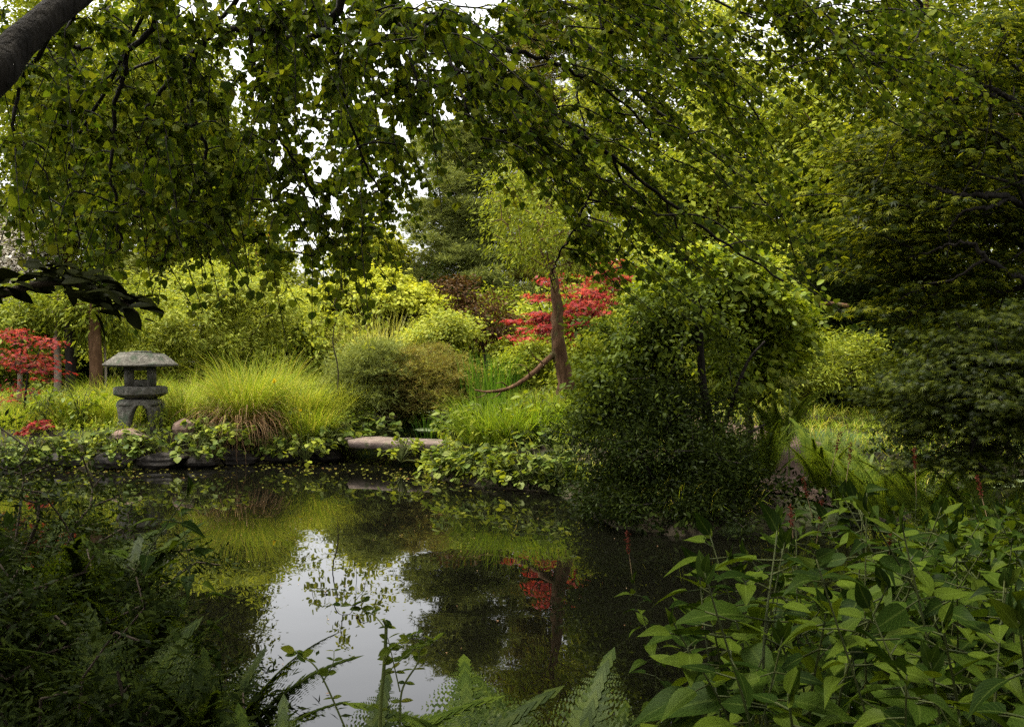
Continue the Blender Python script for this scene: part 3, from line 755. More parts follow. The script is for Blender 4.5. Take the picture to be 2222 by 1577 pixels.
# ================================================================== GRASSES
def tussock(name, label, cat, px, d, n, r0, L, w, mat, seed, dead=0, sx=1, **kw):
    b = base_at(px, d, -.03)
    if dead:
        t_ = thing(name, label, cat, b)
        link('green_blade', grass_mesh('green_blade', n, r0, L, w, mat, seed, **kw), t_).scale = (sx, 1, 1)
        q = grass_mesh('dead_blade', dead, r0 * 1.1, L * .8, w, 'straw', seed + 1, arch=1.9, lean=.8)
        link('dead_blade', q, t_)
        return t_
    o = link(name, grass_mesh(name, n, r0, L, w, mat, seed, **kw))
    o.location = b; o.scale = (sx, 1, 1)
    return tag(o, label, cat)
tussock('sedge_tussock', 'big arching sedge tussock with dead brown blades, right of the lantern', 'grass', 525, 14.2, 1500, .28, 1.15, .005, 'grass', 91, dead=900, arch=.8, lean=.3)
tussock('pale_grass', 'tall pale whitish ornamental grass in front of the golden shrub', 'grass', 840, 19.5, 1100, .4, 1.75, .007, 'grass_pale', 93, arch=.5, lean=.22)
for i, (px, d, L, lb) in enumerate([(640, 14.6, .8, 'feathery yellow-green grass clump right of the sedge tussock'), (705, 14.9, .7, 'feathery grass clump below the thin sapling'),
                                    (585, 15.4, 1.15, 'tall feathery grass clump behind the sedge tussock'), (760, 15.4, .8, 'feathery grass clump left of the prostrate conifer'), (670, 14.2, .6, 'short yellow-green grass clump near the stone slab'),
                                    (640, 16.5, .8, 'tall light grass clump below the golden shrub')]):
    tag(tussock('feathery_grass', lb, 'grass', px, d, 1000, .35, L, .0055, 'yellowgreen' if i % 2 else 'grass', 95 + i, arch=.7, lean=.28), group='feathery grasses on the far bank')
tussock('iris_clump', 'upright fresh green iris blades left of the leaning trunk', 'iris', 1070, 15.4, 260, .45, 1.05, .016, 'iris', 110, arch=.12, lean=.1, vary=.25)
tussock('iris_clump', 'small iris clump beside the stone slab', 'iris', 930, 15.2, 70, .14, .55, .014, 'iris', 111, arch=.2, lean=.15, vary=.25)
tussock('horsetail_clump', 'dense fine bright green stems on the mound left of the dark bush', 'grass', 1120, 12.4, 2400, .6, .6, .0045, 'horsetail', 112, sx=1.15, arch=.5, lean=.34, vary=.6)
tussock('horsetail_clump', 'fine green stems at the foot of the leaning trunk', 'grass', 1200, 12.9, 2200, .45, .6, .0045, 'grass', 113, arch=.3, lean=.22)
for i, (px, d, L, lb) in enumerate([(215, 14.6, .6, 'grass clump growing against the left side of the lantern'), (385, 14.4, .75, 'grass clump growing against the right side of the lantern'), (160, 14.4, .55, 'grass clump between red shrub and lantern'),
                                    (300, 15.4, .8, 'grass clump behind the lantern'), (420, 15.6, .9, 'tall grass clump below the rounded shrub'), (100, 15.2, .6, 'grass clump under the red-leaved shrub'), (230, 16, .8, 'grass clump at the foot of the reddish trunk'),
                                    (20, 14.3, .5, 'grass clump at the left edge of the far bank')]):
    tag(tussock('grass_clump', lb, 'grass', px, d, 900, .4, L, .0055, 'grass', 120 + i, arch=.7, lean=.32), group='grass clumps round the lantern')
# continuous rough grass on the banks
rng = RS(130); n = 80000
gx_ = rng.uniform(-12, 10, n); gy_ = 8.2 + 26 * rng.uniform(0, 1, n) ** 1.25
k = (pond_sd(gx_, gy_) > .15) & (np.abs(gx_ - np.interp(gy_, pc[:, 1], pc[:, 0])) > .42)
gx_, gy_ = gx_[k], gy_[k]; n = len(gx_)
V, C, S = blades(n, 0, .32, .006, rng, arch=.8, lean=.35, segs=3)
V = V.reshape(n, -1, 3); V += np.stack([gx_, gy_, ground(gx_, gy_) - .01], 1)[:, None, :]
tag(link('bank_grass', mesh_data('bank_grass', V.reshape(-1, 3), C, S, M['grass'])), 'rough grass covering the far banks between the plants', 'grass', kind='stuff')

# ================================================================== STONE LANTERN
def ring(n, rx, ry, z, rot=0, jit=0, rng=None):
    a = np.arange(n) * 2 * math.pi / n + rot
    p = np.stack([rx * np.cos(a), ry * np.sin(a), np.full(n, z)], 1)
    if jit: p += rng.normal(size=p.shape) * jit
    return p
def lathe_poly(name, prof, n, rot, mat, parent, jit=.003, seed=1, bevel=.012):
    rng = RS(seed); V = []; F = []
    for r, z in prof: V.append(ring(n, r, r, z, rot, jit, rng))
    m_ = len(prof)
    for i in range(m_ - 1):
        for j in range(n):
            F.append((i * n + j, i * n + (j + 1) % n, (i + 1) * n + (j + 1) % n, (i + 1) * n + j))
    F.append(tuple(range(n - 1, -1, -1))); F.append(tuple((m_ - 1) * n + j for j in range(n)))
    V = np.concatenate(V); ln = [len(f) for f in F]
    me = mesh_data(name, V, [i for f in F for i in f], np.concatenate([[0], np.cumsum(ln)[:-1]]), M[mat])
    o = link(name, me, parent)
    if bevel:
        bv = o.modifiers.new('bevel', 'BEVEL'); bv.width = bevel; bv.segments = 2; bv.limit_method = 'ANGLE'
    return o
d = 13.95; s_ = d / F_PX
lb_ = np.array([X(305, d), d, Z(930, d)])
lan = thing('stone_lantern', 'grey mossy stone lantern with broad roof on arched legs beside the pond', 'lantern', lb_, rz=math.radians(20))
def hz(py): return (930 - py) * s_
hexr = math.radians(0)
# arched base: a ring of four splayed feet with openings between them
def foot_mesh(seed):
    rng = RS(seed); V = []; F = []
    prof = [(.0, .36, .27, .34), (.12, .335, .25, .30), (.25, .30, .225, .27)]
    return prof
zt = hz(866)
for q in range(4):
    a0 = math.radians(45 + 90 * q)
    V = []; F = []
    st = [(-.03, .355, .115), (.10, .335, .105), (.2, .315, .115), (.28, .30, .15), (zt - .06, .285, .205)]
    for (z, r, hw) in st:
        for (dr, sw) in [(0, -1), (0, 1), (-.11, 1), (-.11, -1)]:
            rad = r + dr
            t2 = np.array([-math.sin(a0), math.cos(a0)]); rr = np.array([math.cos(a0), math.sin(a0)])
            p2 = rr * rad + t2 * hw * sw * (1 if dr == 0 else .8)
            V.append((p2[0], p2[1], z))
    n_ = len(st)
    for i in range(n_ - 1):
        for j in range(4):
            F.append((i * 4 + j, i * 4 + (j + 1) % 4, (i + 1) * 4 + (j + 1) % 4, (i + 1) * 4 + j))
    F.append((3, 2, 1, 0)); F.append(tuple((n_ - 1) * 4 + j for j in range(4)))
    o = link('leg', mesh_data('leg', np.array(V), np.array(F).ravel(), np.arange(len(F)) * 4, M['stone']), lan)
    bv = o.modifiers.new('bevel', 'BEVEL'); bv.width = .02; bv.segments = 2
lathe_poly('base_ring', [(.33, zt - .075), (.315, zt - .02), (.27, zt + .005)], 12, 0, 'stone', lan, seed=2)
lathe_poly('platform', [(.20, zt + .006), (.27, zt + .03), (.36, hz(856)), (.375, hz(854)), (.37, hz(840)), (.33, hz(837))], 6, math.radians(-8 + 12), 'stone', lan, seed=3)
# fire box: hexagon of thick walls, windows front and back
z0, z1 = hz(837) + .002, hz(792)
V = []; F = []
hw = .215
def boxv(x0, x1, y0, y1, za, zb):
    k = len(V)
    V.extend([(x0, y0, za), (x1, y0, za), (x1, y1, za), (x0, y1, za), (x0, y0, zb), (x1, y0, zb), (x1, y1, zb), (x0, y1, zb)])
    F.extend([tuple(k + i for i in f) for f in [(3, 2, 1, 0), (4, 5, 6, 7), (0, 1, 5, 4), (1, 2, 6, 5), (2, 3, 7, 6), (3, 0, 4, 7)]])
wz0, wz1, ww = hz(824), hz(803), .088
boxv(-hw, -ww, -hw * .92, hw * .92, z0, z1)
boxv(ww, hw, -hw * .92, hw * .92, z0, z1)
boxv(-ww, ww, -hw * .92, hw * .92, z0, wz0)
boxv(-ww, ww, -hw * .92, hw * .92, wz1, z1)
link('fire_box', mesh_data('fire_box', np.array(V), np.array(F).ravel(), np.arange(len(F)) * 4, M['stone']), lan)
lathe_poly('roof', [(.24, z1 + .0), (.49, z1 - .02), (.52, z1 - .006), (.515, z1 + .014), (.45, z1 + .06), (.375, z1 + .12), (.325, z1 + .165), (.31, z1 + .178)], 6, math.radians(-8 + 4), 'stone', lan, seed=5, jit=.006, bevel=.014)
lathe_poly('roof_cap', [(.15, z1 + .179), (.155, z1 + .193), (.12, z1 + .203)], 10, 0, 'stone', lan, seed=6)

# ================================================================== ROCKS, SLAB
def rock(name, label, cat, c, r, mat, seed, group=None, flat=1.0):
    rng = RS(seed)
    import bmesh
    bm = bmesh.new(); bmesh.ops.create_icosphere(bm, subdivisions=3, radius=1)
    ph = rng.uniform(0, 6.28, 9); ax_ = nz(rng.normal(size=(7, 3))); off = rng.uniform(.55, .9, 7)
    for v in bm.verts:
        p = np.array(v.co); 
        for a_, o_2 in zip(ax_, off):
            e = p @ a_ - o_2
            if e > 0: p = p - a_ * e * .85
        p = p * (1 + .05 * math.sin(p[0] * 7 + ph[0]) * math.sin(p[1] * 8 + ph[1]) + .03 * math.sin(p[2] * 15 + ph[2]))
        v.co = p * [r[0], r[1], r[2]]
    me = bpy.data.meshes.new(name); bm.to_mesh(me); bm.free(); me.materials.append(M[mat])
    o = link(name, me); o.location = c
    return tag(o, label, cat, group)
rock('boulder', 'brownish rough boulder at the right foot of the lantern', 'rock', P(401, 930, 13.6), (.17, .15, .17), 'stone_brown', 5)
rock('flat_stone', 'reddish flat stone lying under the left leg of the lantern', 'rock', P(285, 945, 13.4), (.27, .2, .10), 'stone_brown', 6)
k_ = 0
for i, (px, py, d, rx, rz) in enumerate([(40, 990, 13.3, .4, .2), (150, 985, 13.3, .38, .2), (255, 985, 13.2, .4, .2), (355, 985, 13.25, .42, .2), (440, 985, 13.45, .34, .19), (520, 978, 13.75, .36, .2), (610, 975, 13.95, .35, .2), (700, 972, 14.05, .33, .2), (970, 1030, 12.4, .3, .12), (1080, 1050, 11.5, .35, .12), (1190, 1058, 11.2, .33, .12)]):
    rz *= .72; rx *= .9; py += 14
    rock('bank_stone', ['dark wet bank stone below the left-edge plants', 'dark wet stone below the small crimson plant', 'dark wet stone left of the lantern base', 'dark wet stone under the lantern', 'dark wet stone below the brown boulder',
                        'dark wet stone below the sedge tussock', 'dark wet stone below the feathery grass', 'dark wet stone at the left end of the slab', 'dark wet stone right of the slab bridge', 'dark wet stone below the mound of fine stems', 'dark wet stone next to the dark round bush'][i],
         'rock', P(px, py, d), (rx, .3, rz), 'stone_wet', 20 + i, 'stones edging the far bank')
# slab bridge
d = 14.0
c0 = np.array([(X(737, 14.1), 14.45), (X(752, 13.5), 13.62), (X(870, 13.3), 13.25), (X(960, 13.2), 13.15), (X(965, 13.9), 13.85), (X(870, 14.2), 14.1), (X(800, 14.4), 14.45)])
zt_ = .33; V = []; F = []
rng = RS(9)
cc = []
for i in range(len(c0)):
    a, b2 = c0[i], c0[(i + 1) % len(c0)]
    for q in np.linspace(0, 1, 6, endpoint=False): cc.append(a + (b2 - a) * q + rng.normal(size=2) * .012)
cc = np.array(cc); n_ = len(cc); ctr = cc.mean(0)
for zz, sc, jt in [(zt_ - .10, .97, .006), (zt_ - .05, 1.0, .008), (zt_ - .012, 1.0, .004), (zt_, .975, .003)]:
    q = ctr + (cc - ctr) * sc
    V.append(np.concatenate([q, (np.full(n_, zz) + rng.normal(size=n_) * jt * .5)[:, None]], 1))
V = np.concatenate(V)
for i in range(3):
    for j in range(n_): F.append((i * n_ + j, i * n_ + (j + 1) % n_, (i + 1) * n_ + (j + 1) % n_, (i + 1) * n_ + j))
F.append(tuple(range(n_ - 1, -1, -1))); F.append(tuple(3 * n_ + j for j in range(n_)))
ln = [len(f) for f in F]
tag(link('slab_bridge', mesh_data('slab_bridge', V, [i for f in F for i in f], np.concatenate([[0], np.cumsum(ln)[:-1]]), M['stone_slab'])),
    'flat pinkish-grey stone slab bridging the inlet of the pond', 'stone bridge')
rock('stepping_stone', 'pale stone lying in the inlet just behind the slab', 'rock', P(925, 935, 15.2), (.22, .15, .05), 'lily', 41)
rock('stepping_stone', 'pale stone further up the inlet behind the slab', 'rock', P(925, 895, 17.0), (.25, .15, .05), 'lily', 42)

# ================================================================== BANK PLANTS (far shore)
def bank_plant(seed, n=34, r=.32, size=.085, mat='bankleaf', hang=.25, tmpl=ROUND):
    rng = RS(seed); t_ = thing('bank_plant', 'x', 'plant', (0, 0, 0))
    tb = Tubes(); pos = []; ax = []; nr = []
    for i in range(n):
        a = rng.uniform(0, 6.28); q = r * math.sqrt(rng.uniform()); h = .12 + .26 * rng.uniform() - q * hang
        e = np.array([math.cos(a) * q, math.sin(a) * q, h])
        tb.add(curve([(0, 0, 0), e * [.5, .5, 1.0], e], 4), [.004] * 9, 4)
        for _ in range(3):
            v = nz((np.array([math.cos(a), math.sin(a), -.35]) + rng.normal(size=3) * .6)[None])[0]
            pos.append(e + v * .02); ax.append(v); nr.append(nz((np.array([0, -.25, 1]) + rng.normal(size=3) * .35)[None])[0])
    tb.build('stem', M['green_stem'], t_)
    link('foliage', leaves_mesh('foliage', np.array(pos), np.array(ax), np.array(nr), size * rng.uniform(.6, 1.25, len(pos)), tmpl, M[mat], True), t_)
    return t_
BPX = [bank_plant(205, 40, .3, .1, 'midgreen', .1, LANCE), bank_plant(206, 34, .26, .085, 'brightleaf', -.3, OVAL)]
for i, (px, py, d, sc, lb) in enumerate([(1060, 900, 12.3, 1.3, 'long-leaved plant among the fine green stems on the mound'), (1170, 890, 12.4, 1.4, 'bright leafy plant at the top right of the mound'), (345, 925, 13.9, .9, 'long-leaved plant beside the right lantern leg'), (990, 930, 12.8, 1.2, 'bright leafy plant at the left end of the mound'),
        (640, 915, 14.2, 1.1, 'long-leaved plant in front of the feathery grass'), (95, 905, 14.0, 1.2, 'long-leaved plant under the red-leaved shrub'), (700, 905, 14.3, 1.2, 'bright leafy plant below the thin sapling'), (175, 900, 14.0, 1.2, 'bright leafy plant between the red shrub and the lantern'), (460, 890, 14.2, 1.2, 'long-leaved plant left of the sedge tussock base'), (590, 880, 14.6, 1.1, 'bright leafy plant right of the sedge tussock base'), (1215, 900, 12.2, 1.3, 'long-leaved plant at the foot of the leaning trunk')]):
    x = X(px, d); z = G(x, d)
    if i < 2: o = BPX[i]; o.location = (x, d, z); o.scale = (sc,) * 3; o['label'] = lb; o['group'] = 'taller leafy plants on the far bank'
    else: copy_thing(BPX[i % 2], (x, d, z), i * 2.2, sc, lb, 'taller leafy plants on the far bank')
BP = [bank_plant(200), bank_plant(201, 40, .36, .075), bank_plant(202, 30, .28, .1), bank_plant(203, 36, .34, .07, 'midgreen')]
spots = [(15, 990, 13.1, 'lush leafy plant on the bank at the left edge of the pond'), (70, 975, 13.2, 'leafy plant on the bank under the small crimson plant'), (130, 970, 13.3, 'leafy bank plant left of the flat reddish stone'),
         (190, 965, 13.3, 'leafy bank plant just left of the lantern legs'), (250, 968, 13.1, 'leafy plant hanging over the wet stones left of the lantern'), (330, 955, 13.3, 'leafy plant growing between the lantern legs and the water'),
         (440, 925, 13.6, 'leafy plant right of the brown boulder'), (480, 945, 13.5, 'broad-leaved plant hanging down the bank below the sedge tussock'), (430, 970, 13.2, 'leafy plant hanging to the water below the brown boulder'),
         (570, 955, 13.8, 'leafy plant with pale leaves at the water below the sedge tussock'), (620, 960, 13.7, 'pale leafy plant at the water below the feathery grass'), (665, 975, 13.6, 'leafy plant dipping into the water left of the slab'),
         (715, 950, 13.9, 'leafy plant against the left end of the stone slab'), (770, 905, 14.7, 'blue-green leafy plant behind the stone slab'), (820, 925, 14.7, 'low leafy plant close behind the middle of the slab'),
         (870, 975, 13.0, 'leafy plant growing in front of the right half of the slab'), (900, 900, 15.8, 'leafy plant in the inlet behind the slab'), (965, 1005, 12.3, 'leafy plant hanging over the water right of the slab'),
         (1010, 985, 12.0, 'leafy plant on the bank front below the fine green stems'), (1060, 1010, 11.4, 'leafy plant leaning over the water at the middle of the mound'), (1110, 980, 11.5, 'taller leafy plant at the middle of the mound'),
         (1160, 1015, 11.1, 'leafy plant low over the water left of the dark round bush'), (1215, 990, 11.1, 'leafy plant touching the left side of the dark round bush'), (1030, 950, 12.4, 'leafy plant half hidden in the fine green stems'),
         (1180, 955, 11.8, 'leafy plant high on the mound left of the dark bush'), (990, 1035, 11.9, 'leafy plant lowest at the water beside the yellow flower'),
         (1085, 1040, 11.3, 'leafy plant trailing into the water at the middle of the mound'), (1140, 1045, 11.15, 'leafy plant trailing into the water right of the middle of the mound'), (1040, 1045, 11.6, 'leafy plant trailing into the water left of the middle of the mound'),
         (1200, 1045, 11.0, 'leafy plant trailing into the water beside the dark round bush'), (1075, 960, 12.0, 'leafy plant in the upper left of the mound front'), (1130, 950, 11.9, 'leafy plant at the top of the mound front'), (1000, 1010, 11.9, 'dense leafy plant at the left corner of the mound'),
         (520, 930, 13.9, 'leafy plant tucked under the sedge tussock'), (745, 935, 14.2, 'leafy plant overhanging the left end of the slab from behind')]
for i, (px, py, d, lb) in enumerate(spots):
    x, z = X(px, d), max(Z(py, d) - .17, .03)
    if i < 4: o = BP[i]; o.location = (x, d, z); o['label'] = lb; o['group'] = 'leafy plants along the far shore'
    else: o = copy_thing(BP[i % 4], (x, d, z), i * 1.7, .85 + .3 * ((i * 37) % 10) / 10, lb, 'leafy plants along the far shore')
# shoreline creepers as one mass; on the point a darker leaf colour stands in for shade
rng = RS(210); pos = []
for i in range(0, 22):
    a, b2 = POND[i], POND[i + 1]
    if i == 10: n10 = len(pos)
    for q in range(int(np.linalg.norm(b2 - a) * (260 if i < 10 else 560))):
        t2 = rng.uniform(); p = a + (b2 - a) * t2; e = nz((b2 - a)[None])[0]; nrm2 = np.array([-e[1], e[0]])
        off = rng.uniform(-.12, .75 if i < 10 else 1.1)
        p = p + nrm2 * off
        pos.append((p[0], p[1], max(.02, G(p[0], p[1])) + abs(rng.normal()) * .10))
for nm, pp, mt, lb in [('creeper_cover', pos[:n10], 'midgreen', 'small-leaved creeper covering the edge of the far shore'), ('shaded_creeper', pos[n10:], 'darkgreen', 'creeper covering the point below the round bush, shade put into its leaf colour')]:
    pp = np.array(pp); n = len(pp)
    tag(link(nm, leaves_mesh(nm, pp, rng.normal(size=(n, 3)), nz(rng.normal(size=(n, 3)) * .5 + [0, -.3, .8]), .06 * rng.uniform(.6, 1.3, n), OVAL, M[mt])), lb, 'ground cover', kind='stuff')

# yellow flowers
def yellow_flower(px, py, d, label, seed, s=.035):
    rng = RS(seed); p = P(px, py, d); b = np.array([p[0], p[1], max(G(p[0], p[1]), 0)])
    t_ = thing('yellow_flower', label, 'flower', b, group='yellow flowers by the water')
    tb = Tubes(); tb.add(curve([(0, 0, -.05), (.01, 0, (p[2] - b[2]) * .6), p - b], 4), [.004] * 9, 5); tb.build('stem', M['green_stem'], t_)
    n = 9; v = nz(rng.normal(size=(n, 3)) + [0, -.3, .3])
    link('petal', leaves_mesh('petal', np.tile(p - b, (n, 1)), v, rng.normal(size=(n, 3)), s, ROUND, M['flower_yellow']), t_)
yellow_flower(903, 1028, 12.9, 'yellow marsh flower standing in the water below the slab', 1, .045)
yellow_flower(596, 826, 13.9, 'yellow flower in the grass right of the sedge tussock', 2, .04)
yellow_flower(652, 890, 13.7, 'small yellow flower low in the grass left of the slab', 3, .025)

# ================================================================== DARK BUSH on the point: low skirt with shade put into its dark leaf colour, looser upright shrub above it
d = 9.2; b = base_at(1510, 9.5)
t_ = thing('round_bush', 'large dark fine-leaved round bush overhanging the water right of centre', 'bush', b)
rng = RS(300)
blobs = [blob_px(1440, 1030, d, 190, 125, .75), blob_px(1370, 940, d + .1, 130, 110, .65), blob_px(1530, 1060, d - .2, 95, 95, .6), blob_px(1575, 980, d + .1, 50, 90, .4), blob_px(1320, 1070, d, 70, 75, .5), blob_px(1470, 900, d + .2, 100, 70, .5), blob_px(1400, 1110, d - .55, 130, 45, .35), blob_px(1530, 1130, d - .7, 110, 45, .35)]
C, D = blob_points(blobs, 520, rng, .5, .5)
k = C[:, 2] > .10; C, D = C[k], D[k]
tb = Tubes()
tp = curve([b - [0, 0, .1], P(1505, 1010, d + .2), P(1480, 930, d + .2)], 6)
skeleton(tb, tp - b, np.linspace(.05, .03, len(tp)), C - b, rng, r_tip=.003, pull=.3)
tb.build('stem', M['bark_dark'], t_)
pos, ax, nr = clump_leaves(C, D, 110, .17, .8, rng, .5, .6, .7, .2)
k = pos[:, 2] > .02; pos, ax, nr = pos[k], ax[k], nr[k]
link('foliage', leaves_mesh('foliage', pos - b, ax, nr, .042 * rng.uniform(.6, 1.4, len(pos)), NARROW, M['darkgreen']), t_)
b = base_at(1530, 9.9); d = 9.7
t_ = thing('upright_shrub', 'upright leafy shrub with bare dark stems growing out of the dark round bush', 'shrub', b)
rng = RS(301)
blobs = [blob_px(1390, 850, d, 120, 130, .6), blob_px(1330, 830, d, 80, 70, .5), blob_px(1430, 740, d + .1, 130, 85, .6), blob_px(1480, 680, d + .2, 105, 75, .55), blob_px(1575, 760, d + .3, 35, 60, .35), blob_px(1580, 880, d + .2, 40, 70, .4), blob_px(1290, 890, d - .1, 50, 60, .4)]
C, D = blob_points(blobs, 250, rng, .3, .55)
k = ~((np.abs(C[:, 0] - X(1530, d)) < .28) & (np.abs(C[:, 2] - Z(840, d)) < .45) & (rng.uniform(size=len(C)) < .8)); C, D = C[k], D[k]
tb = Tubes()
tp = curve([b - [0, 0, .1], P(1536, 960, d), P(1522, 800, d), P(1515, 640, d)], 6)
skeleton(tb, tp - b, np.linspace(.055, .03, len(tp)), C - b, rng, r_tip=.0035, pull=.3)
for st in [[b, P(1550, 950, d + .1), P(1535, 860, d + .1), P(1508, 700, d + .2)], [b, P(1450, 920, d), P(1415, 800, d), P(1400, 760, d)], [b, P(1580, 900, d + .1), P(1620, 790, d + .2), P(1660, 740, d + .2)], [b, P(1485, 900, d), P(1455, 760, d + .1)], [b, P(1600, 960, d), P(1660, 920, d)], [b, P(1440, 930, d - .2), P(1350, 830, d - .2)]]:
    c = curve(st, 6) - b; tb.add(c, np.linspace(.028, .01, len(c)), 6)
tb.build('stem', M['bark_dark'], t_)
pos, ax, nr = clump_leaves(C, D, 58, .17, .7, rng, .6, .6, .6, .1)
link('foliage', leaves_mesh('foliage', pos - b, ax, nr, .055 * rng.uniform(.6, 1.4, len(pos)), OVAL, M['bush']), t_)

# ================================================================== RIGHT SIDE: maple, lace maple
rng = RS(310)
L_ = []
for (px, py, w, h, nn, dd) in [(2100, 170, 120, 60, 44, 7.6), (2000, 290, 130, 50, 52, 7.9), (2150, 330, 110, 60, 44, 7.7), (1930, 420, 110, 60, 50, 8.2), (2080, 480, 130, 60, 56, 8.1), (1950, 560, 110, 50, 44, 8.3), (2120, 610, 110, 50, 44, 8.0), (1880, 330, 60, 60, 18, 8.2), (2200, 480, 80, 110, 40, 7.8), (2010, 660, 90, 40, 24, 8.2), (2180, 60, 110, 50, 36, 7.2), (1990, 120, 70, 40, 20, 7.6), (1840, 500, 40, 60, 10, 8.4)]:
    for _ in range(nn):
        q = rng.normal(size=2)
        L_.append(P(px + q[0] * w * .65, py + q[1] * h * .65 - q[0] * w * .12, dd + rng.normal() * .5))
b = base_at(2300, 7.6)
t_ = layered_maple('green_maple', 'dark-branched green maple with thin lit leaf layers filling the upper right', b, L_, 'maple', PALM, .058, 48, 311,
              [b - [0, 0, .1], P(2300, 700, 7.6), P(2280, 520, 7.5), P(2260, 330, 7.3), P(2240, 120, 7.2)], [.13, .11, .09, .06, .03], rad=.24, flat=.11, r_tip=.0045, rnd=.28)
tb = Tubes(); d = 7.1
for pts, r0, r1 in [([(2290, 520), (2222, 448), (2183, 424), (2137, 424), (2083, 422), (2048, 413), (2010, 400), (1960, 398)], .03, .006), ([(2183, 433), (2147, 451), (2105, 454), (2076, 472), (2062, 504), (2056, 560)], .016, .005),
                    ([(2280, 330), (2222, 248), (2190, 213), (2165, 199), (2133, 185), (2105, 163), (2060, 140)], .028, .006), ([(2165, 199), (2119, 209), (2076, 216), (2034, 213), (2005, 202), (1960, 205)], .014, .004),
                    ([(2300, 680), (2218, 604), (2180, 588), (2139, 560), (2112, 532), (2069, 529), (2020, 545), (1970, 560)], .026, .005), ([(2260, 420), (2218, 398), (2190, 401), (2150, 418)], .014, .006),
                    ([(2222, 448), (2216, 350), (2180, 300), (2130, 280), (2080, 290), (2020, 310)], .014, .004), ([(2139, 560), (2080, 600), (2010, 620), (1950, 650)], .012, .004), ([(2034, 213), (1980, 260), (1930, 330), (1900, 400)], .008, .003)]:
    c = curve([P(x_, y_, d + .25 * math.sin(x_ * .02)) for x_, y_ in pts], 6); c[1:-1] += rng.normal(size=(len(c) - 2, 3)) * .008
    tb.add(c - b, np.linspace(r0, r1, len(c)), 6, bump=.08, seed=int(rng.randint(999)))
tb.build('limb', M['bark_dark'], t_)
rng = RS(312)
C, D = blob_points([blob_px(2090, 860, 6.9, 190, 165, .75), blob_px(2200, 800, 6.7, 130, 130, .6)], 400, rng, .6, .3)
k = (C[:, 2] > .35); C = C[k]
b = base_at(2130, 6.9)
t_ = layered_maple('lace_maple', 'low dome-shaped laceleaf maple with drooping yellow-green edge on the right', b, C, 'lace', PALM7, .038, 75, 313,
                   [b - [0, 0, .1], P(2120, 900, 6.9), P(2100, 780, 6.9), P(2140, 740, 6.9)], [.06, .05, .035, .02], rad=.2, flat=.16, cat='shrub', part='foliage', r_tip=.004, droop=.9)

# ================================================================== FERNS
def frond_mesh(seed, L=.7, mat='fern', pairs=22, w=.15, arch=.9, detail=9, ang=.22):
    rng = RS(seed); pos = []; ax = []; nr = []; sz = []
    p = np.zeros(3); pts = [p.copy()]
    for i in range(pairs + 4):
        t_ = i / (pairs + 3); a = ang + arch * t_ ** 1.4
        tg = np.array([0, math.sin(a), math.cos(a)]); up = np.array([0, -math.cos(a), math.sin(a)])
        p = p + tg * L / (pairs + 4); pts.append(p.copy())
        if i < 4: continue
        u = (i - 4) / (pairs - 1); ln = w * math.sin(math.pi * min(.97, .16 + .84 * u)) ** .75 * (1.15 - .35 * u)
        for s in (-1, 1):
            dirn = nz((np.array([s, 0, 0]) + tg * .35 - up * .12 + rng.normal(size=3) * .04)[None])[0]
            for q in range(detail):
                f = (q + .5) / detail
                c = p + dirn * ln * f - np.array([0, 0, .12 * ln * f * f])
                sl = ln * .24 * (1 - f) ** .6 + .003
                for e in (-1, 1):
                    v = nz((tg * e + dirn * .55)[None])[0]
                    pos.append(c); ax.append(v); nr.append(up + rng.normal(size=3) * .15); sz.append(sl)
            pos.append(p); ax.append(dirn); nr.append(up); sz.append(ln * .5)
        pos.append(p - tg * L / (pairs + 4)); ax.append(tg); nr.append(up); sz.append(L / (pairs + 4) * 3.2)
    me = leaves_mesh('frond', np.array(pos), np.array(ax), np.array(nr), np.array(sz), t_quad(.22, .02), M[mat])
    return me, np.array(pts)
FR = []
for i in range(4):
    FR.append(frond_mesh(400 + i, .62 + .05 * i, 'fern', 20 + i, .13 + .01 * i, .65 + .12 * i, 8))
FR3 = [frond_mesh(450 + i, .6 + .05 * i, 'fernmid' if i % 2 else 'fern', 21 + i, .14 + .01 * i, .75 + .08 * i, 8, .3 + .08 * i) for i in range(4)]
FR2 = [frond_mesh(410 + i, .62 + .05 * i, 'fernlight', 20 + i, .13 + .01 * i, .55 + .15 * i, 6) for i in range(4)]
def make_fern(seed, n=8, label='x', loc=(0, 0, 0), scale=1, group=None, rz=0, fr=None):
    rng = RS(seed); t_ = thing('fern', label, 'fern', loc, rz, group); t_.scale = (scale,) * 3
    for i in range(n):
        me, pts = (fr or FR)[i % 4]
        f = link('frond', me, t_); f.rotation_euler = (rng.normal() * .12 - .05, rng.normal() * .1, i * 6.28 / n + rng.normal() * .25)
        s = rng.uniform(.75, 1.15); f.scale = (s, s, s)
    return t_
